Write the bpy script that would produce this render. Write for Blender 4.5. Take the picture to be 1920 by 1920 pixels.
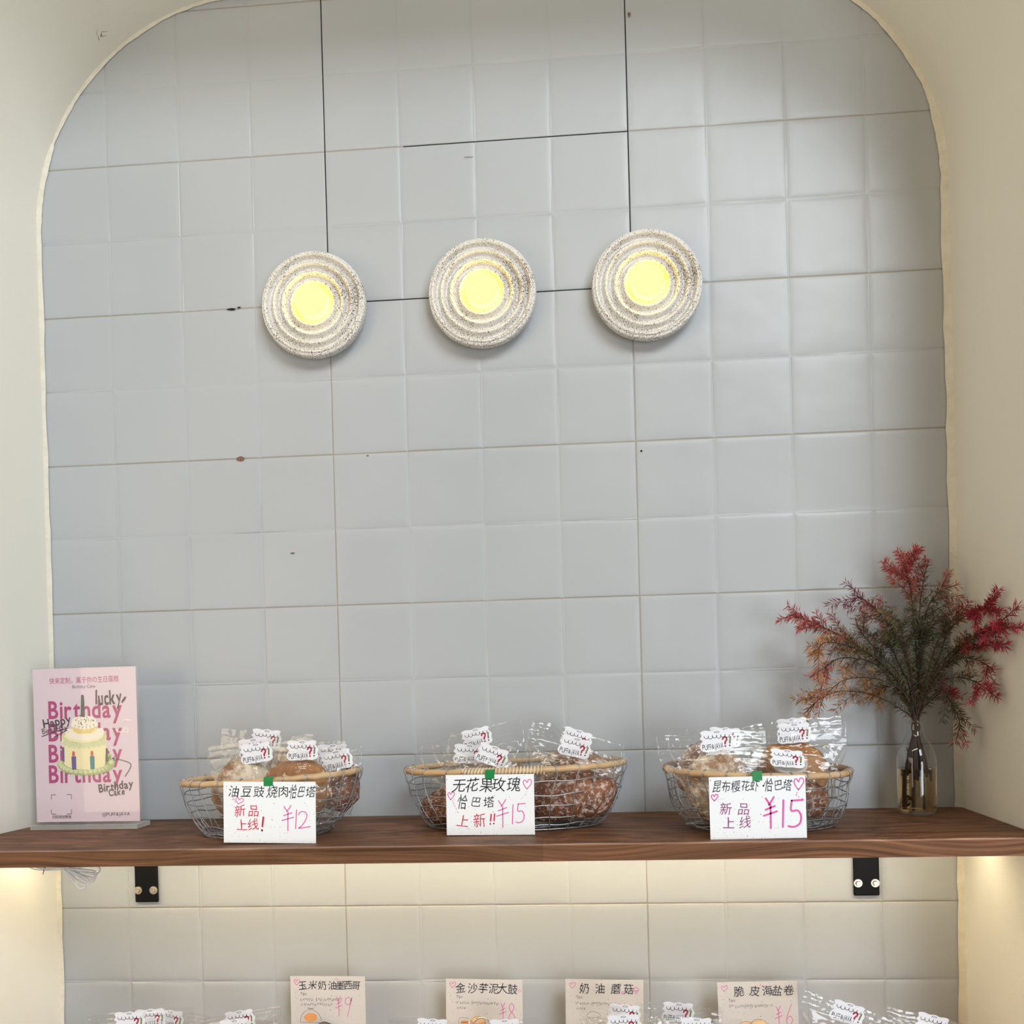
import bpy, bmesh, math, random
from mathutils import Vector, Matrix, noise

# ------------------------------------------------------------------ camera, world, lights, exposure
scene = bpy.context.scene
for o in list(bpy.data.objects):
    bpy.data.objects.remove(o)
COL = scene.collection
PI = math.pi

cam_data = bpy.data.cameras.new('camera')
cam = bpy.data.objects.new('camera', cam_data)
COL.objects.link(cam)
cr, cu, cf = (0.996504, 0.07922403, -0.02652025), (0.02578927, 0.01023586, 0.999615), (-0.07946499, 0.99680428, -0.00815695)
cam.matrix_world = Matrix(((cr[0], cu[0], -cf[0], 0.50603),
                           (cr[1], cu[1], -cf[1], -1.99830),
                           (cr[2], cu[2], -cf[2], 1.57062),
                           (0, 0, 0, 1)))
cam_data.sensor_width = 36
cam_data.lens = 36 * 1900 / 1920
cam_data.shift_y = (1284.9 - 960) / 1920
cam_data.clip_start = 0.05
scene.camera = cam

world = bpy.data.worlds.new('room_ambient')
scene.world = world
world.use_nodes = True
wn = world.node_tree.nodes
wn['Background'].inputs[0].default_value = (0.80, 0.80, 0.78, 1)
wn['Background'].inputs[1].default_value = 0.225
_tc = wn.new('ShaderNodeTexCoord')
_sx = wn.new('ShaderNodeSeparateXYZ')
_cr = wn.new('ShaderNodeValToRGB')
_mr = wn.new('ShaderNodeMapRange')
_mr.inputs[1].default_value, _mr.inputs[2].default_value = -1, 1
world.node_tree.links.new(_tc.outputs['Generated'], _sx.inputs[0])
world.node_tree.links.new(_sx.outputs[2], _mr.inputs[0])
world.node_tree.links.new(_mr.outputs[0], _cr.inputs[0])
for _e, (_p, _c) in zip([_cr.color_ramp.elements[0], _cr.color_ramp.elements[1]], ((0.42, (0.40, 0.39, 0.37, 1)), (0.66, (0.98, 0.99, 1.0, 1)))):
    _e.position, _e.color = _p, _c
world.node_tree.links.new(_cr.outputs[0], wn['Background'].inputs[0])


def area(name, loc, target, power, color, sx, sy):
    l = bpy.data.lights.new(name, 'AREA')
    l.shape = 'RECTANGLE'
    l.size, l.size_y, l.energy, l.color = sx, sy, power, color
    o = bpy.data.objects.new(name, l)
    COL.objects.link(o)
    o.location = loc
    d = Vector(target) - Vector(loc)
    o.rotation_euler = d.to_track_quat('-Z', 'Y').to_euler()
    return o


area('window_daylight', (3.3, -6.3, 5.5), (0.3, 0, 1.5), 375, (0.86, 0.93, 1.0), 3.6, 2.4)
area('low_daylight_fill', (2.7, -5.4, 0.95), (0.3, 0, 1.0), 92, (0.88, 0.94, 1.0), 1.6, 1.8)  # unseen fill added to brighten and cool the lower wall
area('film_highlight_strip', (0.2, -1.7, 3.0), (0.3, 0, 1.2), 8, (1.0, 0.86, 0.62), 1.6, 0.12)  # warm overhead strip added to give the bag film its bright streaks
area('room_warm_lamp', (-1.7, -2.4, 1.7), (1.2, -0.1, 1.5), 27, (1.0, 0.80, 0.55), 1.8, 1.6)

scene.view_settings.view_transform = 'Standard'
scene.view_settings.look = 'None'
scene.view_settings.gamma = 1
scene.view_settings.use_curve_mapping = False
scene.view_settings.exposure = -0.07
scene.cycles.transparent_max_bounces = 48
scene.cycles.max_bounces = 10
scene.cycles.transmission_bounces = 10

rnd = random.Random(11)


# ------------------------------------------------------------------ helpers
def tag(o, label=None, cat=None, group=None, kind=None):
    if label: o['label'] = label
    if cat: o['category'] = cat
    if group: o['group'] = group
    if kind: o['kind'] = kind
    return o


def thing(name, label, cat, loc=(0, 0, 0), rot=(0, 0, 0), group=None):
    o = bpy.data.objects.new(name, None)
    o.empty_display_size = 0.05
    COL.objects.link(o)
    o.location = loc
    o.rotation_euler = rot
    return tag(o, label, cat, group)


def link(name, me, parent=None):
    o = bpy.data.objects.new(name, me)
    COL.objects.link(o)
    if parent: o.parent = parent
    return o


def mesh(name, verts, faces, mats, parent=None, idx=None, smooth=False):
    me = bpy.data.meshes.new(name)
    me.from_pydata(verts, [], faces)
    for m in (mats if isinstance(mats, (list, tuple)) else [mats]):
        me.materials.append(m)
    if idx: me.polygons.foreach_set('material_index', idx)
    if smooth: me.polygons.foreach_set('use_smooth', [True] * len(me.polygons))
    me.update()
    return link(name, me, parent)


class MB:
    """collects shapes into one mesh"""
    def __init__(s):
        s.v, s.f, s.i, s.m = [], [], [], 0

    def add(s, verts, faces, mat=None):
        n = len(s.v)
        s.v += [tuple(p) for p in verts]
        s.f += [tuple(a + n for a in f) for f in faces]
        s.i += [s.m if mat is None else mat] * len(faces)

    def box(s, x0, x1, y0, y1, z0, z1, mat=None):
        s.add([(x, y, z) for z in (z0, z1) for y in (y0, y1) for x in (x0, x1)],
              [(0, 2, 3, 1), (4, 5, 7, 6), (0, 1, 5, 4), (2, 6, 7, 3), (0, 4, 6, 2), (1, 3, 7, 5)], mat)

    def tube(s, pts, r, seg=6, closed=False, mat=None, cap=True):
        pts = [Vector(p) for p in pts]
        n = len(pts)
        rs = r if isinstance(r, (list, tuple)) else [r] * n
        vs, fs = [], []
        prev = None
        for k, p in enumerate(pts):
            a = pts[(k - 1) % n] if (closed or k > 0) else p
            b = pts[(k + 1) % n] if (closed or k < n - 1) else p
            t = (b - a)
            t = t.normalized() if t.length > 1e-9 else Vector((0, 0, 1))
            if prev is None:
                u = t.orthogonal().normalized()
            else:
                u = prev - t * prev.dot(t)
                u = u.normalized() if u.length > 1e-6 else t.orthogonal().normalized()
            prev = u
            w = t.cross(u)
            for j in range(seg):
                c, q = math.cos(2 * PI * j / seg), math.sin(2 * PI * j / seg)
                vs.append(p + (u * c + w * q) * rs[k])
        m = n if closed else n - 1
        for k in range(m):
            k2 = (k + 1) % n
            for j in range(seg):
                j2 = (j + 1) % seg
                fs.append((k * seg + j, k * seg + j2, k2 * seg + j2, k2 * seg + j))
        if not closed and cap:
            fs.append(tuple(range(seg - 1, -1, -1)))
            fs.append(tuple((n - 1) * seg + j for j in range(seg)))
        s.add(vs, fs, mat)

    def lathe(s, prof, seg=32, axis='Z', mat=None, center=(0, 0, 0)):
        vs, fs = [], []
        n = len(prof)
        for r, h in prof:
            for j in range(seg):
                a = 2 * PI * j / seg
                if axis == 'Z':
                    q = (r * math.cos(a), r * math.sin(a), h)
                else:
                    q = (r * math.cos(a), h, r * math.sin(a))
                vs.append((q[0] + center[0], q[1] + center[1], q[2] + center[2]))
        for k in range(n - 1):
            for j in range(seg):
                j2 = (j + 1) % seg
                fs.append((k * seg + j, k * seg + j2, (k + 1) * seg + j2, (k + 1) * seg + j))
        s.add(vs, fs, mat)

    def build(s, name, mats, parent=None, smooth=False, bevel=0):
        o = mesh(name, s.v, s.f, mats, parent, s.i, smooth)
        if bevel:
            b = o.modifiers.new('bevel', 'BEVEL')
            b.width = bevel
            b.segments = 2
            b.limit_method = 'ANGLE'
        return o


def smoothpts(pts, k=4, closed=False):
    """Catmull-Rom through points of any dimension"""
    n = len(pts)
    if n < 3 and not closed: return [tuple(p) for p in pts]
    out = []
    for i in range(n if closed else n - 1):
        p = [pts[(i + d) % n] if closed else pts[min(max(i + d, 0), n - 1)] for d in (-1, 0, 1, 2)]
        for j in range(k):
            t = j / k
            out.append(tuple(0.5 * (2 * b + (c - a) * t + (2 * a - 5 * b + 4 * c - d) * t * t + (3 * b - a - 3 * c + d) * t ** 3)
                             for a, b, c, d in zip(*p)))
    if not closed: out.append(tuple(pts[-1]))
    return out


def sst(a, b, x):
    t = min(max((x - a) / (b - a), 0), 1)
    return t * t * (3 - 2 * t)


# ------------------------------------------------------------------ materials
def lin(r, g, b):
    f = lambda c: (c / 255 / 12.92) if c <= 10 else ((c / 255 + 0.055) / 1.055) ** 2.4
    return (f(r), f(g), f(b), 1)


def nodes(name):
    m = bpy.data.materials.new(name)
    m.use_nodes = True
    nt = m.node_tree
    return m, nt, nt.nodes['Principled BSDF'], nt.nodes['Material Output']


def pm(name, color, rough=0.5, metal=0.0, **kw):
    m, nt, p, out = nodes(name)
    p.inputs['Base Color'].default_value = color
    p.inputs['Roughness'].default_value = rough
    p.inputs['Metallic'].default_value = metal
    for k, v in kw.items():
        p.inputs[k].default_value = v
    return m


def N(nt, typ, **kw):
    n = nt.nodes.new(typ)
    for k, v in kw.items():
        if k.startswith('i_'):
            n.inputs[int(k[2:])].default_value = v
        else:
            setattr(n, k, v)
    return n


def coords(nt, scale=(1, 1, 1), world_space=False):
    if world_space:
        g = N(nt, 'ShaderNodeNewGeometry')
        src = g.outputs['Position']
    else:
        g = N(nt, 'ShaderNodeTexCoord')
        src = g.outputs['Object']
    mp = N(nt, 'ShaderNodeMapping')
    mp.inputs['Scale'].default_value = scale
    nt.links.new(src, mp.inputs[0])
    return mp.outputs[0]


def ntex(nt, vec, scale, detail=3, rough=0.5):
    n = N(nt, 'ShaderNodeTexNoise')
    n.inputs['Scale'].default_value = scale
    n.inputs['Detail'].default_value = detail
    n.inputs['Roughness'].default_value = rough
    nt.links.new(vec, n.inputs['Vector'])
    return n.outputs['Fac']


def ramp(nt, fac, stops):
    r = N(nt, 'ShaderNodeValToRGB')
    e = r.color_ramp.elements
    while len(e) < len(stops): e.new(0.5)
    for q, (p, c) in zip(e, stops):
        q.position = p
        q.color = c if len(c) == 4 else (*c, 1)
    nt.links.new(fac, r.inputs[0])
    return r.outputs[0]


def mixc(nt, fac, a, b, mode='MIX'):
    m = N(nt, 'ShaderNodeMix', data_type='RGBA', blend_type=mode)
    for sock, v in ((m.inputs[0], fac), (m.inputs[6], a), (m.inputs[7], b)):
        if hasattr(v, 'is_output'): nt.links.new(v, sock)
        else: sock.default_value = v
    return m.outputs[2]


def bump(nt, h, p, strength=0.3, dist=0.01):
    b = N(nt, 'ShaderNodeBump')
    b.inputs['Strength'].default_value = strength
    b.inputs['Distance'].default_value = dist
    nt.links.new(h, b.inputs['Height'])
    nt.links.new(b.outputs[0], p.inputs['Normal'])


BW = ((0, 0, 0, 1), (1, 1, 1, 1))

# glazed tile
M_tile, nt, p, _ = nodes('glazed_tile')
v = coords(nt)
c = ramp(nt, ntex(nt, v, 2.2, 2), [(0.3, (0.415, 0.432, 0.444)), (0.7, (0.450, 0.465, 0.474))])
nt.links.new(c, p.inputs['Base Color'])
p.inputs['Roughness'].default_value = 0.30
p.inputs['Specular IOR Level'].default_value = 0.24
bump(nt, ntex(nt, v, 9, 2), p, 0.12, 0.02)
M_grout = pm('grout_taupe', lin(158, 150, 136), 0.9)
M_gap = pm('open_joint_black', lin(20, 20, 22), 0.95)
M_chip = pm('chipped_glaze_brown', lin(120, 92, 72), 0.9)

# plaster
M_plaster, nt, p, _ = nodes('cream_plaster')
v = coords(nt)
c = ramp(nt, ntex(nt, v, 3, 3), [(0.3, (0.84, 0.81, 0.71)), (0.7, (0.86, 0.835, 0.74))])
nt.links.new(c, p.inputs['Base Color'])
p.inputs['Roughness'].default_value = 0.75
bump(nt, ntex(nt, v, 60, 4), p, 0.10, 0.004)
M_caulk, nt, p, _ = nodes('cream_caulk')
v = coords(nt)
c = ramp(nt, ntex(nt, v, 40, 3), [(0.3, (0.68, 0.63, 0.51)), (0.7, (0.76, 0.71, 0.60))])
nt.links.new(c, p.inputs['Base Color'])
p.inputs['Roughness'].default_value = 0.6
bump(nt, ntex(nt, v, 90, 3), p, 0.5, 0.004)
M_floor = pm('floor_concrete', (0.30, 0.28, 0.25, 1), 0.6)


# walnut stained pine
def wood(name, dark, light, worn=0.0):
    m, nt, p, _ = nodes(name)
    vw = coords(nt, (1, 1, 1))
    warp = N(nt, 'ShaderNodeTexNoise')
    warp.inputs['Scale'].default_value = 2.3
    warp.inputs['Detail'].default_value = 1
    nt.links.new(vw, warp.inputs['Vector'])
    va = N(nt, 'ShaderNodeVectorMath', operation='MULTIPLY_ADD')
    va.inputs[1].default_value = (0, 0.09, 0.09)
    nt.links.new(warp.outputs['Color'], va.inputs[0])
    nt.links.new(vw, va.inputs[2])
    mp = N(nt, 'ShaderNodeMapping')
    mp.inputs['Scale'].default_value = (1.1, 26, 120)
    nt.links.new(va.outputs[0], mp.inputs[0])
    g = ntex(nt, mp.outputs[0], 1.6, 5, 0.62)
    col = ramp(nt, g, [(0.30, dark), (0.55, light), (0.72, tuple(min(1, c * 1.55) for c in light))])
    blot = ramp(nt, ntex(nt, vw, 4, 2), [(0.3, (0.78, 0.78, 0.80)), (0.7, (1.15, 1.1, 1.08))])
    col = mixc(nt, 1.0, col, blot, 'MULTIPLY')
    # finger jointed blocks change tint along the length
    sx = N(nt, 'ShaderNodeSeparateXYZ')
    nt.links.new(vw, sx.inputs[0])
    fy = N(nt, 'ShaderNodeMath', operation='SNAP', i_1=0.062)
    nt.links.new(sx.outputs[1], fy.inputs[0])
    ml = N(nt, 'ShaderNodeMath', operation='MULTIPLY_ADD', i_1=7.31)
    nt.links.new(fy.outputs[0], ml.inputs[0])
    nt.links.new(sx.outputs[0], ml.inputs[2])
    fx = N(nt, 'ShaderNodeMath', operation='SNAP', i_1=0.46)
    nt.links.new(ml.outputs[0], fx.inputs[0])
    cb = N(nt, 'ShaderNodeCombineXYZ')
    nt.links.new(fx.outputs[0], cb.inputs[0])
    nt.links.new(fy.outputs[0], cb.inputs[1])
    wn_ = N(nt, 'ShaderNodeTexWhiteNoise')
    nt.links.new(cb.outputs[0], wn_.inputs['Vector'])
    tint = ramp(nt, wn_.outputs['Value'], [(0, (0.86, 0.86, 0.88)), (1, (1.16, 1.10, 1.10))])
    col = mixc(nt, 1.0, col, tint, 'MULTIPLY')
    nt.links.new(col, p.inputs['Base Color'])
    p.inputs['Roughness'].default_value = 0.55
    p.inputs['Specular IOR Level'].default_value = 0.22
    bump(nt, g, p, 0.25, 0.003)
    return m


M_wood = wood('walnut_stained_pine', (0.070, 0.030, 0.012), (0.185, 0.088, 0.040))
M_wood_edge = wood('worn_wood_edge', (0.16, 0.09, 0.06), (0.34, 0.22, 0.15))

# speckled ceramic
M_ceramic, nt, p, _ = nodes('speckled_ceramic')
v = coords(nt)
fine = ntex(nt, v, 420, 2, 0.6)
big = ntex(nt, v, 16, 2)
ad = N(nt, 'ShaderNodeMath', operation='MULTIPLY_ADD', i_1=0.30)
nt.links.new(big, ad.inputs[0])
nt.links.new(fine, ad.inputs[2])
col = ramp(nt, ad.outputs[0], [(0.70, (0.74, 0.72, 0.68)), (0.745, (0.33, 0.24, 0.16)), (0.80, (0.10, 0.065, 0.045))])
nt.links.new(col, p.inputs['Base Color'])
p.inputs['Roughness'].default_value = 0.7
bump(nt, fine, p, 0.15, 0.002)
M_bulb = bpy.data.materials.new('frosted_bulb_lit')
M_bulb.use_nodes = True
nt = M_bulb.node_tree
nt.nodes.clear()
e = N(nt, 'ShaderNodeEmission')
e.inputs[0].default_value = (1.0, 0.80, 0.22, 1)
e.inputs[1].default_value = 2.2
o_ = N(nt, 'ShaderNodeOutputMaterial')
nt.links.new(e.outputs[0], o_.inputs[0])
M_bulb_side = M_bulb.copy()
M_bulb_side.name = 'frosted_bulb_side_lit'
for q in M_bulb_side.node_tree.nodes:
    if q.type == 'EMISSION':
        q.inputs[0].default_value = (1.0, 0.74, 0.07, 1)
        q.inputs[1].default_value = 9
M_led = bpy.data.materials.new('led_strip_lit')
M_led.use_nodes = True
nt = M_led.node_tree
nt.nodes.clear()
e = N(nt, 'ShaderNodeEmission')
e.inputs[0].default_value = (1.0, 0.85, 0.57, 1)
e.inputs[1].default_value = 45
o_ = N(nt, 'ShaderNodeOutputMaterial')
nt.links.new(e.outputs[0], o_.inputs[0])

M_wire = pm('galvanised_wire', (0.42, 0.43, 0.44, 1), 0.38, 0.85)
M_black = pm('black_powder_coat', (0.004, 0.004, 0.005, 1), 0.5, **{'Specular IOR Level': 0.15})
M_bolt = pm('zinc_bolt', (0.62, 0.56, 0.46, 1), 0.35, 0.9)
M_cable = pm('white_cable', (0.75, 0.75, 0.77, 1), 0.45)
M_tie = pm('grey_twist_tie', (0.25, 0.25, 0.24, 1), 0.6)
M_tape = pm('green_tape', lin(8, 128, 62), 0.4)
M_ink = pm('black_marker', lin(22, 20, 30), 0.6)
M_ink2 = pm('fine_black_pen', lin(60, 54, 52), 0.6)
M_red = pm('red_marker', lin(205, 40, 70), 0.6)
M_pink = pm('pink_marker', lin(226, 88, 165), 0.6)
M_mauve = pm('mauve_marker', lin(150, 70, 125), 0.6)
M_orange = pm('orange_pencil', lin(232, 160, 96), 0.8)
M_cream_pencil = pm('cream_pencil', lin(240, 205, 160), 0.8)
M_brownpen = pm('brown_pen', lin(130, 84, 66), 0.8)
M_deepred = pm('label_red', lin(168, 28, 60), 0.5)
M_olive = pm('label_olive', lin(150, 150, 70), 0.5)
M_label = pm('label_white', (0.80, 0.80, 0.84, 1), 0.45)


def rattan(name, a, b):
    m, nt, p, _ = nodes(name)
    v = coords(nt)
    c = ramp(nt, ntex(nt, v, 30, 4, 0.6), [(0.3, a), (0.7, b)])
    nt.links.new(c, p.inputs['Base Color'])
    p.inputs['Roughness'].default_value = 0.42
    return m


M_rattan = rattan('rattan_cane', (0.50, 0.31, 0.15), (0.68, 0.47, 0.27))
M_bark = rattan('brown_bark_binding', (0.20, 0.11, 0.06), (0.36, 0.23, 0.14))
M_canebind = rattan('pale_cane_binding', (0.55, 0.40, 0.24), (0.76, 0.62, 0.42))


def flecked(name, base, fleck, amount=0.70, scale=320):
    m, nt, p, _ = nodes(name)
    v = coords(nt)
    c = ramp(nt, ntex(nt, v, scale, 1), [(amount, base), (amount + 0.03, fleck)])
    nt.links.new(c, p.inputs['Base Color'])
    p.inputs['Roughness'].default_value = 0.8
    return m


M_card = flecked('flecked_white_card', (0.86, 0.88, 0.89), (0.30, 0.31, 0.31))
M_kraft = flecked('flecked_cream_card', (0.66, 0.615, 0.565), (0.30, 0.22, 0.18))


def crust(name, dark, mid, flour, lo=0.46, hi=0.58, scale=30):
    m, nt, p, _ = nodes(name)
    v = coords(nt)
    base = ramp(nt, ntex(nt, v, 24, 4, 0.65), [(0.3, dark), (0.7, mid)])
    mask = ramp(nt, ntex(nt, v, scale, 8, 0.75), [(lo, BW[0]), (hi, BW[1])])
    col = mixc(nt, mask, base, flour)
    nt.links.new(col, p.inputs['Base Color'])
    p.inputs['Roughness'].default_value = 0.62
    bump(nt, ntex(nt, v, 90, 4, 0.7), p, 0.7, 0.004)
    return m


M_crust_gold = crust('golden_crust', (0.22, 0.07, 0.015), (0.52, 0.24, 0.06), (0.58, 0.40, 0.22, 1), 0.60, 0.78)
M_crust_pale = crust('pale_floury_crust', (0.20, 0.09, 0.04), (0.40, 0.24, 0.13), (0.66, 0.57, 0.45, 1), 0.40, 0.56)
M_crust_red = crust('dark_russet_crust', (0.060, 0.018, 0.008), (0.27, 0.10, 0.035), (0.58, 0.44, 0.38, 1), 0.50, 0.60, 110)
M_crust_brown = crust('brown_floury_crust', (0.12, 0.045, 0.02), (0.33, 0.16, 0.08), (0.62, 0.53, 0.47, 1), 0.45, 0.58, 40)


def clear_sheet(name, tint, fres_pow, base, rough, milky, bump_scale=None, stretch=(1, 1, 1), bstr=0.6):
    """thin clear plastic: see-through with a Fresnel gloss"""
    m = bpy.data.materials.new(name)
    m.use_nodes = True
    nt = m.node_tree
    nt.nodes.clear()
    out = N(nt, 'ShaderNodeOutputMaterial')
    tr = N(nt, 'ShaderNodeBsdfTransparent')
    tr.inputs[0].default_value = tint
    df = N(nt, 'ShaderNodeBsdfDiffuse')
    df.inputs[0].default_value = (0.85, 0.84, 0.80, 1)
    mx0 = N(nt, 'ShaderNodeMixShader')
    mx0.inputs[0].default_value = milky
    nt.links.new(tr.outputs[0], mx0.inputs[1])
    nt.links.new(df.outputs[0], mx0.inputs[2])
    gl = N(nt, 'ShaderNodeBsdfGlossy')
    gl.inputs['Roughness'].default_value = rough
    gl.inputs['Color'].default_value = (1, 1, 1, 1)
    fr = N(nt, 'ShaderNodeLayerWeight')
    fr.inputs['Blend'].default_value = 0.5
    pw = N(nt, 'ShaderNodeMath', operation='POWER', i_1=fres_pow)
    nt.links.new(fr.outputs['Facing'], pw.inputs[0])
    ad = N(nt, 'ShaderNodeMath', operation='MULTIPLY_ADD', i_1=0.85 - base, i_2=base, use_clamp=True)
    nt.links.new(pw.outputs[0], ad.inputs[0])
    mx = N(nt, 'ShaderNodeMixShader')
    nt.links.new(ad.outputs[0], mx.inputs[0])
    nt.links.new(mx0.outputs[0], mx.inputs[1])
    nt.links.new(gl.outputs[0], mx.inputs[2])
    nt.links.new(mx.outputs[0], out.inputs[0])
    if bump_scale:
        v = coords(nt, stretch)
        h = ntex(nt, v, bump_scale, 3, 0.6)
        b = N(nt, 'ShaderNodeBump')
        b.inputs['Strength'].default_value = bstr
        b.inputs['Distance'].default_value = 0.006
        nt.links.new(h, b.inputs['Height'])
        nt.links.new(b.outputs[0], gl.inputs['Normal'])
        nt.links.new(b.outputs[0], fr.inputs['Normal'])
    return m


M_film = clear_sheet('clear_bag_film', (0.985, 0.985, 0.98, 1), 3.2, 0.038, 0.085, 0.022, 16, (1, 1, 1), 1.0)
M_acrylic = clear_sheet('clear_acrylic', (0.98, 0.98, 0.98, 1), 5.0, 0.022, 0.05, 0.01)
M_acrylic_edge = clear_sheet('acrylic_base_clear', (0.93, 0.94, 0.94, 1), 4.0, 0.06, 0.08, 0.30)
M_glass = clear_sheet('bottle_glass', (0.90, 0.91, 0.90, 1), 2.6, 0.05, 0.03, 0.0)
M_cup = clear_sheet('frosted_cup', (0.93, 0.93, 0.94, 1), 4.0, 0.05, 0.2, 0.45)
M_water, nt, p, _ = nodes('tea_brown_water')
p.inputs['Base Color'].default_value = (0.87, 0.62, 0.30, 1)
p.inputs['Roughness'].default_value = 0.0
p.inputs['IOR'].default_value = 1.33
p.inputs['Transmission Weight'].default_value = 1.0
M_stem = pm('dark_brown_stem', (0.055, 0.030, 0.020, 1), 0.7)

M_leaf, nt, p, _ = nodes('needle_leaf')
at = N(nt, 'ShaderNodeAttribute', attribute_name='leafcol')
nt.links.new(at.outputs['Color'], p.inputs['Base Color'])
p.inputs['Roughness'].default_value = 0.55

# ------------------------------------------------------------------ glyphs (built-in font turned to meshes)
TEXTS = ('油豆豉烧肉·恰巴塔新品上线无花果玫瑰昆布樱虾玉米奶墨西哥金沙芋泥大鼓蘑菇脆皮海盐卷快来定制，属于你の生日蛋糕'
         '扫码添加微信BirthdayCakeluckyHappPUFF&JAVA@?!Tips:.')
GLYPH = {}


def load_glyphs():
    made = []
    for off in (0.0, 0.022, -0.012):
        for ch in sorted(set(TEXTS)):
            cv = bpy.data.curves.new('glyph', 'FONT')
            cv.body = ch
            cv.size = 1
            cv.resolution_u = 3
            cv.offset = off
            o = bpy.data.objects.new('glyph', cv)
            COL.objects.link(o)
            made.append((ch, off, o, cv))
    bpy.context.view_layer.update()
    dg = bpy.context.evaluated_depsgraph_get()
    for ch, off, o, cv in made:
        me = bpy.data.meshes.new_from_object(o.evaluated_get(dg))
        vs = [(q.co.x, q.co.y) for q in me.vertices]
        fs = [tuple(q.vertices) for q in me.polygons]
        x0 = min((q[0] for q in vs), default=0)
        x1 = max((q[0] for q in vs), default=0.3)
        GLYPH[(ch, off)] = (vs, fs, x0, x1)
        bpy.data.meshes.remove(me)
    for ch, off, o, cv in made:
        bpy.data.objects.remove(o)
        bpy.data.curves.remove(cv)


load_glyphs()


class Ink:
    """flat lettering and strokes in a card's own x (right) / z (up) plane, facing -y"""
    def __init__(s, y):
        s.y, s.mb = y, MB()

    def put(s, vs2, fs, mat=0, dy=0.0):
        s.mb.add([(x, s.y - dy, z) for x, z in vs2], fs, mat)

    def char(s, ch, cx, cz, h, w=None, rot=0.0, shear=0.0, off=0.0, mat=0, wob=0.0, dy=0.0):
        vs, fs, x0, x1 = GLYPH[(ch, off)]
        cj = ord(ch) > 0x2fff
        gw = (x1 - x0) if not cj else 0.92
        mx = (x0 + x1) / 2 if not cj else 0.5
        mz = 0.36 if not cj else 0.38
        sz = h / (0.72 if not cj else 0.92)
        sx = sz if w is None else w / gw
        ph = rnd.uniform(0, 6)
        out = []
        for x, z in vs:
            x, z = (x - mx) * sx, (z - mz) * sz
            if wob:
                x += math.sin(z / h * 5 + ph) * wob * h
                z += math.sin(x / h * 4 + ph * 1.7) * wob * h
            x += shear * z
            out.append((cx + x * math.cos(rot) - z * math.sin(rot), cz + x * math.sin(rot) + z * math.cos(rot)))
        s.put(out, fs, mat, dy)

    def word(s, txt, x0, cz, h, width, rot=0.0, shear=0.0, off=0.0, mat=0, wob=0.0, dy=0.0, jit=0.0):
        adv = []
        for ch in txt:
            g = GLYPH.get((ch, off))
            adv.append(0.30 if g is None else (1.0 if ord(ch) > 0x2fff else (g[3] - g[2]) + 0.085))
        k = width / sum(adv)
        x = 0
        for ch, a in zip(txt, adv):
            m = x + a * k / 2
            g = GLYPH.get((ch, off))
            if g is not None:
                jr = rnd.uniform(-1, 1) * jit
                jz = rnd.uniform(-1, 1) * jit * h * 0.4
                w = (g[3] - g[2]) * k if ord(ch) < 0x2fff else 0.92 * k
                s.char(ch, x0 + m * math.cos(rot) - jz * math.sin(rot), cz + m * math.sin(rot) + jz, h, w, rot + jr, shear, off, mat, wob, dy)
            x += a * k

    def stroke(s, pts, width, mat=0, dy=0.0, smooth=True, closed=False):
        if smooth and len(pts) > 2: pts = smoothpts(pts, 5, closed)
        if closed: pts = list(pts) + [pts[0]]
        r = width / 2
        n = len(pts)
        if n < 2: return
        L, R = [], []
        for k in range(n):
            a, b = pts[max(k - 1, 0)], pts[min(k + 1, n - 1)]
            dx, dz = b[0] - a[0], b[1] - a[1]
            l = math.hypot(dx, dz) or 1
            L.append((pts[k][0] - dz / l * r, pts[k][1] + dx / l * r))
            R.append((pts[k][0] + dz / l * r, pts[k][1] - dx / l * r))
        s.put(L + R, [(k, k + 1, n + k + 1, n + k) for k in range(n - 1)], mat, dy)
        for q in (pts[0], pts[-1]):
            s.disc(q[0], q[1], r, r, mat, dy + 0.00002, 8)

    def disc(s, cx, cz, rx, rz, mat=0, dy=0.0, n=20, a0=0.0, a1=2 * PI):
        ps = [(cx + rx * math.cos(a0 + (a1 - a0) * k / n), cz + rz * math.sin(a0 + (a1 - a0) * k / n)) for k in range(n + (a1 - a0 < 6.2))]
        s.put(ps, [tuple(range(len(ps)))], mat, dy)

    def poly(s, pts, mat=0, dy=0.0):
        s.put(pts, [tuple(range(len(pts)))], mat, dy)

    def figure(s, key, cx, cz, w, h, width, mat=0, dy=0.0, rot=0.0):
        for st in FIG[key]:
            q = []
            for x, z in st:
                x, z = (x - 0.5) * w, (z - 0.5) * h
                q.append((cx + x * math.cos(rot) - z * math.sin(rot), cz + x * math.sin(rot) + z * math.cos(rot)))
            s.stroke(q, width, mat, dy)

    def build(s, name, mats, parent):
        return s.mb.build(name, mats, parent)


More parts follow.
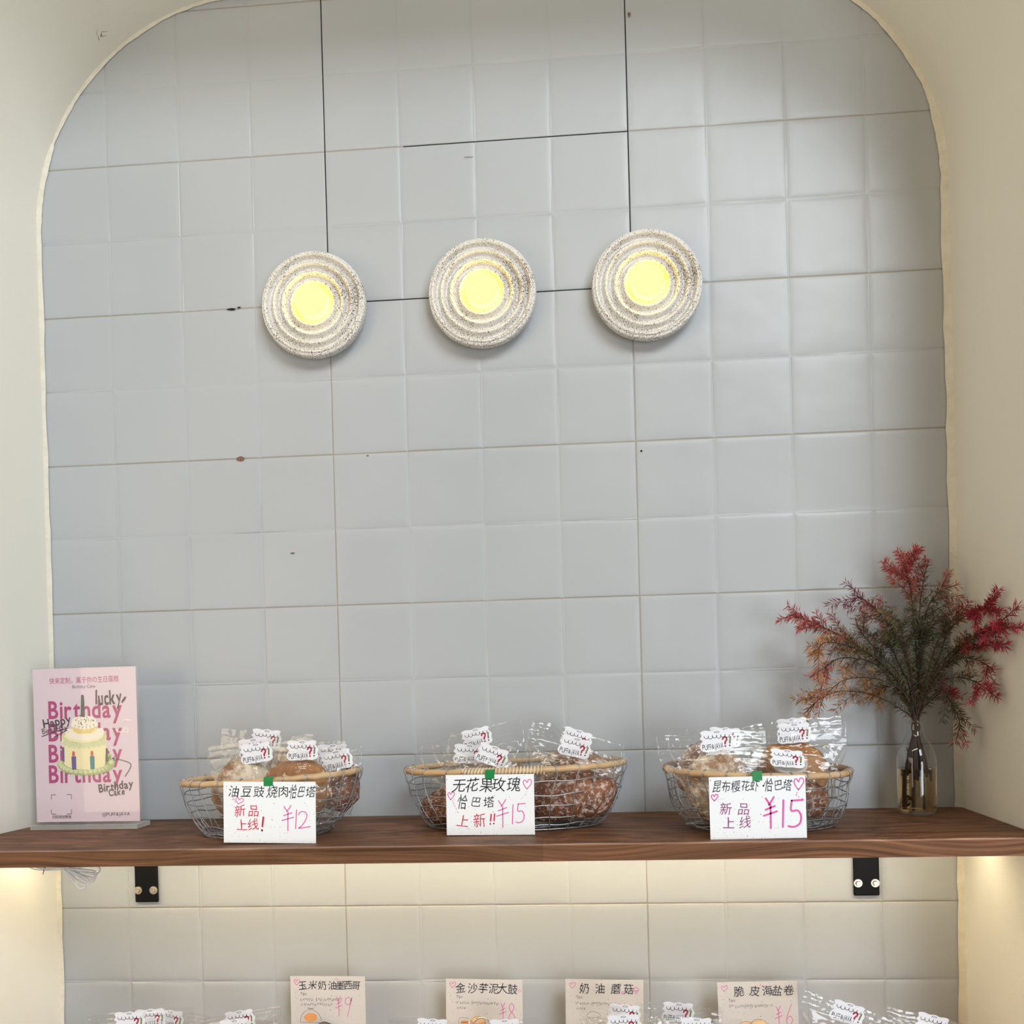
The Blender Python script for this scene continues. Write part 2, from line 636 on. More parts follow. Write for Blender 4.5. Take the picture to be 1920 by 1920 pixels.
FIG = {
    '1': [[(0.62, 1), (0.42, 0)]],
    '2': [[(0.05, 0.80), (0.25, 0.97), (0.6, 0.95), (0.75, 0.75), (0.6, 0.45), (0.3, 0.15), (0.05, 0.02), (0.4, 0.04), (1, 0.12)]],
    '5': [[(0.3, 1), (1.0, 1.02)], [(0.3, 1), (0.25, 0.62), (0.65, 0.62), (0.85, 0.40), (0.75, 0.12), (0.4, 0), (0.05, 0.03)]],
    '6': [[(0.85, 1), (0.45, 0.62), (0.15, 0.25), (0.30, 0.02), (0.70, 0.05), (0.88, 0.26), (0.6, 0.42), (0.25, 0.28)]],
    '8': [[(0.75, 0.85), (0.5, 1), (0.2, 0.85), (0.3, 0.62), (0.7, 0.42), (0.88, 0.2), (0.55, 0), (0.15, 0.12), (0.22, 0.38), (0.65, 0.62), (0.78, 0.85)]],
    '9': [[(0.8, 0.78), (0.6, 0.98), (0.2, 0.92), (0.1, 0.72), (0.4, 0.62), (0.75, 0.72), (0.95, 0.97)], [(0.95, 0.97), (0.6, 0.45), (0.35, 0.0)]],
    'Y': [[(0.18, 1.0), (0.45, 0.80)], [(0.78, 1.04), (0.62, 0.92), (0.40, 0.78)], [(0.15, 0.62), (0.85, 0.74)], [(0.0, 0.42), (1.0, 0.56)], [(0.52, 0.78), (0.50, 0.0)]],
    '!': [[(0.65, 1), (0.45, 0.32)], [(0.36, 0.04), (0.38, 0.0)]],
    'heart': [[(0.45, 0.0), (0.12, 0.45), (0.08, 0.80), (0.30, 0.92), (0.48, 0.66), (0.66, 0.97), (0.94, 0.90), (0.95, 0.60), (0.70, 0.25), (0.45, 0.0)]],
    'mush': [[(0.05, 0.5), (0.2, 0.9), (0.6, 1.0), (0.95, 0.7), (0.9, 0.45), (0.5, 0.5), (0.05, 0.5)], [(0.38, 0.48), (0.40, 0.1), (0.62, 0.08), (0.66, 0.46)]],
}

# ------------------------------------------------------------------ setting
ZS = 1.2998            # top of the upper shelf
ZR0 = 2.629            # a horizontal tile joint
ARC_R = 0.45


def xl(y): return -0.60 + 0.12 * y
def xr(y): return 1.203


def arch_path(y, nseg=28, z0=0.45):
    """niche outline from lower left, over the top, to lower right"""
    a, b = xl(y), xr(y)
    zc = ZR0 - 0.125
    pts = [(a, z0)]
    for k in range(1, 16): pts.append((a, z0 + (zc - z0) * k / 16))
    for k in range(nseg + 1):
        t = PI - (PI / 2) * k / nseg
        pts.append((a + ARC_R + ARC_R * math.cos(t), zc + ARC_R * math.sin(t)))
    for k in range(nseg + 1):
        t = PI / 2 - (PI / 2) * k / nseg
        pts.append((b - ARC_R + ARC_R * math.cos(t), zc + ARC_R * math.sin(t)))
    for k in range(15, -1, -1): pts.append((b, z0 + (zc - z0) * k / 16))
    return pts


# tiled back wall: 60 x 30 cm glazed tiles, each pressed as 4 x 2 squares
def tile_wall():
    PX, PZ, sub = 0.602, 0.302, 0.151
    offs = [0, 0.0011, 0.0014, 0.003, 0.005, 0.008, 0.012, 0.020, 0.034, 0.054]

    def lines(lo, hi, step, origin):
        out = set()
        k0, k1 = math.floor((lo - origin) / step) - 1, math.ceil((hi - origin) / step) + 1
        for k in range(k0, k1 + 1):
            for d in offs:
                for sg in (-1, 1):
                    q = round(origin + k * step + sg * d, 5)
                    if lo <= q <= hi: out.add(q)
            q = round(origin + (k + 0.5) * step, 5)
            if lo <= q <= hi: out.add(q)
        return sorted(out | {lo, hi})

    xs = lines(-0.66, 1.26, PX / 4, 0.0)
    zs = lines(0.45, 2.98, PZ / 2, ZR0)

    def prof(s, step, big):
        k = round(s / step)
        d = abs(s - k * step)
        if k % big == 0:
            if d < 0.00125: return 0.0016, True
            return 0.0009 * math.exp(-(d / 0.006) ** 2), False
        return 0.0009 * math.exp(-(d / 0.0042) ** 2) + 0.0006 * math.exp(-(d / 0.014) ** 2), False

    px = [prof(x, PX / 4, 4) for x in xs]
    pz = [prof(z - ZR0, PZ / 2, 2) for z in zs]
    nx, nz = len(xs), len(zs)
    verts = []
    for j, z in enumerate(zs):
        for i, x in enumerate(xs):
            y = max(px[i][0], pz[j][0])
            cx, cz = round((x) / 0.1505 - 0.5), round((z - ZR0) / 0.151 - 0.5)
            tilt = noise.noise(Vector((cx * 3.7, cz * 5.1, 0.3))) * 0.0010 * ((x / 0.1505 - 0.5) - cx) + \
                noise.noise(Vector((cx * 2.3, cz * 4.7, 9.3))) * 0.0010 * (((z - ZR0) / 0.151 - 0.5) - cz)
            wav = noise.noise(Vector((x * 9, z * 9, 1.7))) * 0.0006 + noise.noise(Vector((x * 24, z * 24, 4.2))) * 0.00014
            verts.append((x, y + (tilt + wav if y < 0.0014 else 0), z))
    faces, idx = [], []
    for j in range(nz - 1):
        for i in range(nx - 1):
            a = j * nx + i
            faces.append((a, a + 1, a + nx + 1, a + nx))
            m = 0
            jx = px[i][1] and px[i + 1][1]
            jz = pz[j][1] and pz[j + 1][1]
            x, z = (xs[i] + xs[i + 1]) / 2, (zs[j] + zs[j + 1]) / 2
            if jx or jz:
                m = 1
                if jx and z > 2.40 and -0.05 < x < 0.65: m = 2
                if jz and abs(z - ZR0) < 0.01 and 0.16 < x < 0.602: m = 2
                if jz and abs(z - ZR0 + 0.302) < 0.01 and -0.0 < x < 0.60: m = 2
            idx.append(m)
    n0 = len(verts)
    # small chips in the glaze
    for cx, cz, rx, rz, m in ((-0.190, 2.0245, 0.009, 0.005, 3), (-0.200, 2.326, 0.009, 0.0025, 2), (-0.184, 2.3285, 0.004, 0.002, 2),
                              (-0.088, 1.831, 0.005, 0.0015, 3), (0.612, 2.005, 0.002, 0.002, 2), (0.610, 2.853, 0.003, 0.005, 3),
                              (0.288, 2.599, 0.010, 0.001, 1), (0.07, 2.02, 0.003, 0.0012, 3)):
        k = len(verts)
        pts = []
        for q in range(9):
            a = 2 * PI * q / 9
            w = 0.75 + 0.4 * rnd.random()
            pts.append((cx + rx * w * math.cos(a), -0.0016, cz + rz * w * math.sin(a)))
        verts += pts
        faces.append(tuple(range(k, k + 9)))
        idx.append(m)
    o = mesh('wall_back', verts, faces, [M_tile, M_grout, M_gap, M_chip], None, idx, True)
    return tag(o, kind='structure')


tile_wall()


def reveal():
    ys = [0.004, -0.06, -0.12, -0.18, -0.24, -0.30, -0.36, -0.415, -0.428, -0.433]
    paths = []
    for k, y in enumerate(ys):
        pts = arch_path(y)
        grow = (0, 0, 0, 0, 0, 0, 0, 0, 0.005, 0.018)[k]
        q = []
        n = len(pts)
        for i, (x, z) in enumerate(pts):
            a, b = pts[max(i - 1, 0)], pts[min(i + 1, n - 1)]
            dx, dz = b[0] - a[0], b[1] - a[1]
            l = math.hypot(dx, dz) or 1
            q.append((x - dz / l * grow, y, z + dx / l * grow))
        paths.append(q)
    n = len(paths[0])
    half = n // 2
    for name, lo, hi in (('wall_left', 0, half), ('wall_right', half, n - 1)):
        vs, fs = [], []
        w = hi - lo + 1
        for q in paths: vs += q[lo:hi + 1]
        for k in range(len(ys) - 1):
            for i in range(w - 1):
                a = k * w + i
                fs.append((a, a + w, a + w + 1, a + 1))
        idx = [0] * len(fs)
        if name == 'wall_left':   # dug-out nail hole in the plaster
            base = Vector((-0.3925, -0.132, 2.8075))
            tdir = Vector((0.70, 0.0, 0.71)).normalized()
            ydir = Vector((0, -1, 0))
            nrm = Vector((0.71, 0, -0.70)).normalized()
            r2 = random.Random(3)
            for (s0, t0, s1, t1, wd) in ((-.002, 0, .009, -.010, .0016), (-.006, .010, .004, .018, .0012), (.004, .006, .016, -.006, .0012), (-.008, -.004, -.004, .008, .0016), (.0, .0, .004, .003, .004)):
                a = base + tdir * s0 + ydir * t0 + nrm * 0.0012
                b = base + tdir * s1 + ydir * t1 + nrm * 0.0012
                d = (b - a).normalized().cross(nrm) * wd * 0.5
                k = len(vs)
                vs += [tuple(a - d), tuple(b - d * 0.3), tuple(b + d * 0.3), tuple(a + d)]
                fs.append((k, k + 1, k + 2, k + 3))
                idx.append(1)
        tag(mesh(name, vs, fs, [M_plaster, M_chip], None, idx, True), kind='structure')
    # front wall around the niche
    inner = paths[-1]
    cx, cz = 0.30, 1.6
    vs, fs = [], []
    for x, y, z in inner:
        vs.append((x, y, z))
    for i, (x, y, z) in enumerate(inner):
        if x < 0.30 and z < ZR0 - 0.125: vs.append((-1.6, y, z))
        elif z < ZR0 - 0.125: vs.append((2.2, y, z))
        else:
            t = (x - inner[16][0]) / (inner[-17][0] - inner[16][0])
            vs.append((-1.6 + 3.8 * t, y, 2.504 if t in (0, 1) else 3.4))
    m = len(inner)
    for i in range(m - 1): fs.append((i, i + m, i + m + 1, i + 1))
    tag(mesh('wall_front', vs, fs, M_plaster), kind='structure')
    # caulk bead in the corner between tile and plaster
    for name, lo, hi, wd in (('trim_1', 0, half, 0.0085), ('trim_2', half, n - 1, 0.0135)):
        base = arch_path(0)
        dense = smoothpts(base, 4)
        lo4, hi4 = lo * 4, hi * 4
        vs, fs = [], []
        pts = dense[lo4:hi4 + 1]
        k = len(pts)
        for i, (x, z) in enumerate(pts):
            a, b = dense[max(lo4 + i - 1, 0)], dense[min(lo4 + i + 1, len(dense) - 1)]
            dx, dz = b[0] - a[0], b[1] - a[1]
            l = math.hypot(dx, dz) or 1
            nx_, nz_ = dz / l, -dx / l        # towards the inside
            w = wd * (1 + 0.35 * noise.noise(Vector((x * 14, z * 14, wd * 100))) + 0.2 * noise.noise(Vector((x * 60, z * 60, 3))))
            if z > ZR0 + 0.05: w *= 0.7
            for q in range(5):
                t = q / 4
                vs.append((x + nx_ * w * (1 - t) - nx_ * 0.001, -0.0018 - w * 0.55 * t ** 1.3, z + nz_ * w * (1 - t) - nz_ * 0.001))
        for i in range(k - 1):
            for q in range(4):
                a = i * 5 + q
                fs.append((a, a + 1, a + 6, a + 5))
        tag(mesh(name, vs, fs, M_caulk, None, None, True), kind='structure')


reveal()
fl = MB()
fl.box(-3, 4, -5, 0.3, -0.05, 0.0)
tag(fl.build('floor', M_floor), kind='structure')


# ------------------------------------------------------------------ shelves and brackets
def plank(name, ztop, yf, thick, label):
    b = MB()
    ch = 0.0022
    prof = [(-0.001, ztop - thick, 0), (yf, ztop - thick, 0), (yf, ztop - ch, 0), (yf + ch * 1.4, ztop, 1), (-0.001, ztop, 0)]
    n = len(prof)
    xsegs = 60
    vs, fs, idx = [], [], []
    for i in range(xsegs + 1):
        t = i / xsegs
        for y, z, m in prof:
            x = (xl(y) + 0.002) * (1 - t) + (xr(y) - 0.002) * t
            wob = noise.noise(Vector((x * 9, y * 3, z))) * 0.0006
            vs.append((x, y + (wob if y < -0.1 else 0), z + (wob if z > ztop - 0.01 and y < -.1 else 0)))
    for i in range(xsegs):
        for k in range(n):
            a, b2 = i * n + k, i * n + (k + 1) % n
            fs.append((a, b2, b2 + n, a + n))
            idx.append(1 if k == 2 else 0)
    fs.append(tuple(range(n)))
    idx.append(0)
    fs.append(tuple(range(xsegs * n + n - 1, xsegs * n - 1, -1)))
    idx.append(0)
    o = mesh(name, vs, fs, [M_wood, M_wood_edge], None, idx)
    return tag(o, label, 'shelf')


plank('wooden_shelf', ZS, -0.368, 0.028, 'long dark walnut stained wooden shelf spanning the niche under the three bread baskets')
ZL = 0.865
plank('lower_shelf', ZL, -0.368, 0.028, 'wooden shelf at the foot of the niche that carries the cream price cards')


def bracket(x, label):
    t = thing('shelf_bracket', label, 'bracket', (x, 0, 1.132), group='black shelf brackets')
    b = MB()
    w = 0.0245
    b.box(-w, w, -0.0075, -0.0022, 0.0, 0.1395)
    b.build('wall_plate', M_black, t, bevel=0.003)
    b = MB()
    b.box(-w, w, -0.30, -0.0076, 0.1330, 0.1395)
    b.build('arm', M_black, t, bevel=0.001)
    b = MB()
    b.add([(-.003, -.0076, .085), (.003, -.0076, .085), (-.003, -.0076, .1329), (.003, -.0076, .1329), (-.003, -.20, .1329), (.003, -.20, .1329), (-.003, -.19, .124), (.003, -.19, .124)],
          [(0, 1, 3, 2), (0, 2, 4, 6), (1, 7, 5, 3), (2, 3, 5, 4), (4, 5, 7, 6), (0, 6, 7, 1)])
    b.build('gusset', M_black, t)
    for dx in (-0.0165, 0.0155):
        b = MB()
        b.lathe([(0.0, -0.0100), (0.0078, -0.0100), (0.0082, -0.0092), (0.0082, -0.0076)], 20, 'Y', center=(dx, 0, 0.025))
        b.lathe([(0.0, -0.0150), (0.0044, -0.0150), (0.0052, -0.0140), (0.0052, -0.0101)], 6, 'Y', center=(dx, 0, 0.025))
        b.build('bolt', M_bolt, t)


bracket(-0.4095, 'black steel shelf bracket on the tiles under the pink cake poster')
bracket(1.0207, 'black steel shelf bracket on the tiles under the bottle of sprigs')

b = MB()
b.box(-0.585, 1.165, -0.137, -0.123, 1.2665, 1.2715)
led = b.build('led_strip', M_led)
tag(led, 'glowing warm light strip along the underside of the upper shelf', 'light')


# ------------------------------------------------------------------ wall lamps
def lamp(x, z, R, label):
    t = thing('wall_lamp', label, 'lamp', (x, 0, z), group='speckled ripple wall lamps')
    prof = [(R * 0.86, -0.0018), (R * 0.93, -0.006), (R * 0.975, -0.014), (R, -0.026), (R * 0.992, -0.034), (R * 0.965, -0.041)]
    rr = R * 0.955
    while rr > 0.034:
        q = rr / R
        crest = 0.5 + 0.5 * math.cos(2 * PI * (q - 0.915) / 0.168)
        prof.append((rr, -(0.0315 + 0.0125 * crest ** 0.8 - 0.004 * (1 - q))))
        rr -= 0.0012
    prof += [(0.033, -0.028), (0.020, -0.028), (0.0, -0.028)]
    b = MB()
    b.lathe(prof, 96, 'Y')
    b.build('ceramic_disc', M_ceramic, t, smooth=True)
    b = MB()
    r = 0.0315
    pf = [(r * 0.94, -0.0285), (r, -0.034), (r, -0.055)]
    for k in range(1, 9):
        a = PI / 2 * k / 8
        pf.append((r - 0.012 + 0.012 * math.cos(a), -0.055 - 0.008 * math.sin(a)))
    pf += [(r * 0.3, -0.0642), (0.0, -0.0645)]
    b.lathe(pf, 48, 'Y')
    for k in range(48 * 2): b.i[k] = 1
    b.build('bulb', [M_bulb, M_bulb_side], t, smooth=True)


lamp(-0.0225, 2.3145, 0.1045, 'lit speckled ceramic ripple wall lamp nearest the left side of the niche')
lamp(0.3115, 2.3185, 0.1055, 'lit speckled ceramic ripple wall lamp in the middle of the row of three')
lamp(0.6295, 2.3165, 0.1060, 'lit speckled ceramic ripple wall lamp nearest the right side of the niche')


# ------------------------------------------------------------------ baskets
def basket(cx, cy, rx, ry, bx, by, bcx, h, tilt, bulge, nrib, seed, label, bind=None):
    """oval wire basket: rim half-axes rx, ry; base half-axes bx, by"""
    r = random.Random(seed)
    t = thing('wire_basket', label, 'basket', (cx, cy, ZS), group='wire bread baskets')
    dxb = bcx - cx

    def side(a, v):
        """v 0 at the rim, 1 at the base"""
        e = v ** bulge
        x = (rx * (1 - e) + bx * e) * math.cos(a) + dxb * e
        y = (ry * (1 - e) + by * e) * math.sin(a)
        z = (h + tilt * x / rx) * (1 - v) + 0.003 * v
        return (x, y, z)

    rr = 0.0058
    b = MB()
    n = 72
    b.tube([Vector(side(2 * PI * k / n, 0)) + Vector((0, 0, 0.0006 * math.sin(k * 2.1))) for k in range(n)], rr, 10, True)
    b.build('rim', M_rattan, t, smooth=True)
    w = MB()
    wr = 0.00105
    for k in range(nrib):
        a = 2 * PI * (k + r.uniform(-0.18, 0.18)) / nrib
        nd = Vector((math.cos(a), math.sin(a), 0))
        top = Vector(side(a, 0))
        g = rr + wr
        loop = []
        for q in range(9):        # hook over the rim
            th = -0.35 * PI + (1.35 * PI) * q / 8
            th = PI * 1.25 - th
            loop.append(top + nd * (g * math.cos(th - PI / 4 + PI * 0.5)) + Vector((0, 0, g * math.sin(th - PI / 4 + PI * 0.5))))
        loop = [top + nd * (-g * math.cos(q / 8 * PI)) + Vector((0, 0, g * math.sin(q / 8 * PI))) for q in range(9)]
        pts = [top + nd * (-g) - Vector((0, 0, 0.006))] + loop
        for q in range(1, 11):
            v = q / 10
            p = Vector(side(a + 0.03 * math.sin(v * 5 + k), v))
            pts.append(p + nd * (g * max(0, 1 - v * 4) + wr * 0.5) + Vector((r.uniform(-1, 1), r.uniform(-1, 1), 0)) * 0.0008 * (v < 0.95))
        e = Vector(side(a, 1))
        pts.append(Vector((e.x * 0.5 + dxb * 0.5, e.y * 0.5, 0.003 + 0.0006 * (k % 3))))
        pts.append(Vector((dxb, 0, 0.003 + 0.0006 * (k % 3))))
        w.tube(pts, wr, 5)
    for v in (0.20, 0.40, 0.60, 0.80, 0.93, 1.0):
        ph = r.uniform(0, 6)
        w.tube([Vector(side(2 * PI * k / 80, min(1, v))) + Vector((0, 0, (0.0016 * math.sin(k * 0.9 + ph) + 0.0018 * math.sin(k * 0.37 + ph * 2)) * (v < 0.97)))
                for k in range(80)], wr * (1.25 if v > 0.9 else 1), 5, True)
    for f in (0.72, 0.45):
        w.tube([(dxb + bx * f * math.cos(2 * PI * k / 40), by * f * math.sin(2 * PI * k / 40), 0.0035) for k in range(40)], wr, 5, True)
    w.build('wire_mesh', M_wire, t, smooth=True)
    if bind:
        for a0, a1, mat in bind:
            b = MB()
            turns = max(4, int(abs(a1 - a0) * (rx + ry) / 2 / 0.0045))
            pts = []
            for q in range(turns * 8):
                s_ = q / (turns * 8)
                a = a0 + (a1 - a0) * s_
                c = Vector(side(a, 0))
                nd = Vector((math.cos(a), math.sin(a), 0))
                th = 2 * PI * q / 8
                pts.append(c + nd * (rr + 0.0012) * math.cos(th) + Vector((0, 0, (rr + 0.0012) * math.sin(th))))
            b.tube(pts, 0.0019, 5)
            b.build('binding', mat, t, smooth=True)
    return t


basket(-0.0775, -0.2080, 0.1600, 0.1060, 0.112, 0.080, -0.088, 0.1035, 0.0075, 2.2, 26, 1,
       'wire basket with pale cane rim and twelve yuan sign nearest the pink poster')
basket(0.3600, -0.1500, 0.1980, 0.1130, 0.158, 0.088, 0.357, 0.1085, 0.0040, 2.4, 26, 2,
       'widest oval wire basket holding the two russet loaves in the middle of the shelf',
       [(-PI / 2 - 0.42, -PI / 2 + 0.30, M_canebind)])
basket(0.7865, -0.2080, 0.1540, 0.1220, 0.122, 0.086, 0.794, 0.0985, -0.0050, 3.2, 28, 3,
       'rounded wire basket with bark wrapped rim ends nearest the bottle of sprigs',
       [(-0.15, 0.75, M_bark), (PI - 0.75, PI + 0.05, M_bark)])


# ------------------------------------------------------------------ bread
def bread_mesh(seed, rx, ry, rz, lump=0.10):
    b = bmesh.new()
    bmesh.ops.create_uvsphere(b, u_segments=40, v_segments=24, radius=1)
    sv = Vector((seed * 7.1, seed * 3.3, seed * 1.7))
    for v in b.verts:
        c = v.co.copy()
        k = 1 + lump * noise.noise(c * 1.6 + sv) + lump * 0.5 * noise.noise(c * 4 + sv) + 0.025 * noise.noise(c * 11 + sv)
        # a lengthwise slash
        sl = math.exp(-((c.y + 0.25 * math.sin(c.x * 2 + seed)) / 0.10) ** 2) * max(0, c.z) * 0.10
        x = c.x * rx * k
        y = c.y * ry * k
        z = c.z * rz * (k - sl)
        if z < -rz * 0.7: z = -rz * 0.7 + (z + rz * 0.7) * 0.15
        v.co = (x, y, z)
    for f in b.faces: f.smooth = True
    me = bpy.data.meshes.new('bread_loaf')
    b.to_mesh(me)
    b.free()
    return me


def bread(loc, dims, mat, rot, label, seed, group):
    me = bread_mesh(seed, *dims)
    me.materials.append(mat)
    o = link('bread_loaf', me)
    o.location = loc
    o.rotation_euler = rot
    return tag(o, label, 'bread', group)


G1, G2, G3 = 'loaves in the left basket', 'loaves in the middle basket', 'loaves in the right basket'
bread((-0.118, -0.245, 1.386), (0.055, 0.030, 0.052), M_crust_pale, (0, -0.45, 0.1), 'pale floury loaf with a brown slash at the front left of the twelve yuan basket', 1, G1)
bread((-0.020, -0.236, 1.384), (0.060, 0.032, 0.056), M_crust_gold, (0, 0.15, 0.1), 'golden brown loaf at the front right of the twelve yuan basket', 2, G1)
bread((-0.055, -0.165, 1.400), (0.050, 0.030, 0.054), M_crust_brown, (0, 0.1, -0.2), 'greyish brown loaf at the back middle of the twelve yuan basket', 3, G1)
bread((0.042, -0.200, 1.378), (0.040, 0.030, 0.052), M_crust_red, (0.1, 0.3, 0.4), 'dark loaf by the raised right end of the twelve yuan basket', 4, G1)
bread((-0.125, -0.180, 1.350), (0.052, 0.032, 0.040), M_crust_brown, (0, 0.2, 0.3), 'brown floury loaf low at the left end of the twelve yuan basket', 5, G1)
bread((0.265, -0.170, 1.343), (0.075, 0.040, 0.040), M_crust_red, (0, -0.1, 0.1), 'russet floury loaf at the left end of the wide middle basket', 6, G2)
bread((0.462, -0.195, 1.354), (0.082, 0.040, 0.050), M_crust_red, (0, -0.12, -0.05), 'big russet floury loaf leaning at the front right of the wide middle basket', 7, G2)
bread((0.470, -0.115, 1.385), (0.075, 0.035, 0.046), M_crust_brown, (0, 0.05, 0.1), 'greyer loaf behind the big russet loaf of the wide middle basket', 8, G2)
bread((0.330, -0.105, 1.375), (0.060, 0.034, 0.042), M_crust_brown, (0, 0.05, 0.2), 'brown loaf behind the sign of the wide middle basket', 9, G2)
bread((0.712, -0.262, 1.378), (0.056, 0.032, 0.058), M_crust_pale, (0, 0.12, 0.05), 'white floured round loaf at the front left of the rounded basket', 10, G3)
bread((0.700, -0.190, 1.392), (0.052, 0.030, 0.056), M_crust_brown, (0, 0.3, -0.1), 'tan loaf behind the white floured one in the rounded basket', 11, G3)
bread((0.852, -0.190, 1.392), (0.062, 0.034, 0.056), M_crust_gold, (0, 0.1, 0.1), 'tall golden brown loaf at the back right of the rounded basket', 12, G3)
bread((0.835, -0.262, 1.356), (0.060, 0.034, 0.042), M_crust_red, (0, 0.1, -0.1), 'low dark loaf under the sauce cup at the front right of the rounded basket', 13, G3)
bread((0.735, -0.255, 1.333), (0.055, 0.034, 0.026), M_crust_brown, (0, 0, 0.2), 'small loaf lying at the bottom of the rounded basket on the left', 14, G3)


# ------------------------------------------------------------------ clear bags with stickers
def bag_mesh(seed, W, H, D):
    nu, nv = 56, 34
    sv = Vector((seed * 5.3, seed * 2.9, seed))
    vs, fs = [], []
    for j in range(nv + 1):
        v = j / nv
        for i in range(nu):
            a = 2 * PI * i / nu
            ca, sa = math.cos(a), math.sin(a)
            w = W / 2 * (1 - 0.30 * sst(0.22, 0.75, v) - 0.08 * sst(0.85, 1, v))
            d = D / 2 * (0.03 + 0.97 * sst(0.16, 0.62, v)) * (1 - 0.35 * sst(0.8, 1, v))
            x = w * math.copysign(abs(ca) ** 0.8, ca)
            y = d * math.copysign(abs(sa) ** 0.8, sa) * (1 - 0.25 * abs(ca) * (v > 0.2))
            z = -H * v
            body = sst(0.15, 0.45, v)
            # folds that fan out from the sticker, crumples over the loaf
            ang = math.atan2(x, H * (v + 0.12))
            f = 0.0034 * (abs(math.sin(ang * 12 + seed * 2.1 + 0.6 * noise.noise(Vector((x * 12, z * 12, seed))))) - 0.5) * body * (1 - 0.5 * v)
            cr_ = noise.noise(Vector((x * 26, z * 26, sa * 1.5)) + sv)
            f += 0.0050 * (0.5 - abs(cr_)) * body
            f += 0.0010 * noise.noise(Vector((x * 70, z * 70, sa)) + sv) * body
            y += f * (1 if sa > 0 else -1) * (abs(sa) ** 0.5)
            # header folded several times
            y += 0.0022 * (abs(math.sin(v * PI * 22 + 1.6 * x / W + seed)) - 0.5) * (1 - body)
            z += 0.0035 * noise.noise(Vector((x * 18, seed * 3.1, 2))) * (1 - v) + 0.0025 * noise.noise(Vector((x * 40, v * 6, seed)))
            bow = 0.010 * noise.noise(Vector((x * 9, seed * 1.7, 0)))
            vs.append((x, y + bow * (1 - v), z))
    for j in range(nv):
        for i in range(nu):
            i2 = (i + 1) % nu
            fs.append((j * nu + i, (j + 1) * nu + i, (j + 1) * nu + i2, j * nu + i2))
    fs.append(tuple(range(nv * nu, nv * nu + nu)))
    me = bpy.data.meshes.new('film')
    me.from_pydata(vs, [], fs)
    me.materials.append(M_film)
    me.polygons.foreach_set('use_smooth', [True] * len(me.polygons))
    return me


def label_meshes():
    out = [(-.027, .002), (-.025, -.004), (-.0285, -.009), (-.024, -.013), (-.028, -.018), (-.0295, -.024), (-.027, -.029), (-.022, -.0315), (-.012, -.0310), (-.004, -.0318),
           (.006, -.0305), (.016, -.0312), (.023, -.0300), (.0275, -.0255), (.0270, -.019), (.0290, -.013), (.0265, -.008), (.0245, -.004), (.026, .001), (.020, .0035), (.010, .0020), (.002, .0042), (-.008, .0025), (-.018, .0045)]
    out = smoothpts(out, 3, True)
    n = len(out)
    vs, fs = [], []
    for y in (-0.0026, -0.0031):
        vs += [(x, y, z) for x, z in out]
    fs = [tuple(range(n)), tuple(range(2 * n - 1, n - 1, -1))] + [(k, (k + 1) % n, n + (k + 1) % n, n + k) for k in range(n)]
    sticker = bpy.data.meshes.new('sticker')
    sticker.from_pydata(vs, [], fs)
    sticker.materials.append(M_label)
    ink = Ink(-0.0033)
    # curly line along the top
    pts = []
    for k in range(6):
        x0 = -.021 + k * .0070
        pts.append([(x0 + .0035 - .0038 * math.cos(PI * q / 6), -.0046 - .0012 * (k % 2) - .0046 * math.sin(PI * q / 6)) for q in range(7)])
    for q in pts: ink.stroke(q, 0.0009, 0)
    ink.stroke([(-.004, .0002), (.000, .0018), (.005, .0005), (.002, -.0010), (-.004, .0002)], 0.0006, 0)
    ink.word('PUFF', -.0258, -.0235, .0095, .0155, 0.02, 0.0, 0.0, 0, 0.02, 0, 0.08)
    ink.word('&', -.0105, -.0232, .0078, .0055, 0, 0, 0.0, 0)
    ink.word('JAVA', -.0050, -.0230, .0098, .0150, 0.03, 0.0, 0.0, 0, 0.02, 0, 0.08)
    ink.stroke([(.0095, -.0125), (.0115, -.0095), (.0155, -.0100), (.0160, -.0140), (.0135, -.0175), (.0130, -.0205)], 0.0030, 1)
    ink.disc(.0130, -.0245, .0016, .0016, 1)
    ink.stroke([(.0225, -.0100), (.0210, -.0195)], 0.0026, 0)
    ink.stroke([(.0225, -.0105), (.0211, -.0188)], 0.0013, 2, 0.0001)
    ink.disc(.0205, -.0240, .0013, .0013, 0)
    m = ink.mb
    pr = bpy.data.meshes.new('printing')
    pr.from_pydata(m.v, [], m.f)
    for q in (M_ink, M_deepred, M_olive): pr.materials.append(q)
    pr.polygons.foreach_set('material_index', m.i)
    return sticker, pr


STICKER, PRINT = label_meshes()
BAGS = [bag_mesh(k + 1, 0.176, 0.150, 0.066) for k in range(5)]


def bag(loc, roll, label, kind, group, yaw=0.0, lean=0.0, sx=1.0, sz=1.0, dx=0.0, pitch=0.0):
    t = thing('bread_bag', label, 'bag', loc, (lean, 0, yaw), group)
    t.rotation_euler = (lean, roll, yaw)
    f = link('film', BAGS[kind], t)
    f.location = (dx, 0, 0)
    f.scale = (sx, 1, sz)
    s = link('sticker', STICKER, t)
    if pitch: s.rotation_euler = (pitch, 0, 0)
    link('printing', PRINT, s)
    return t


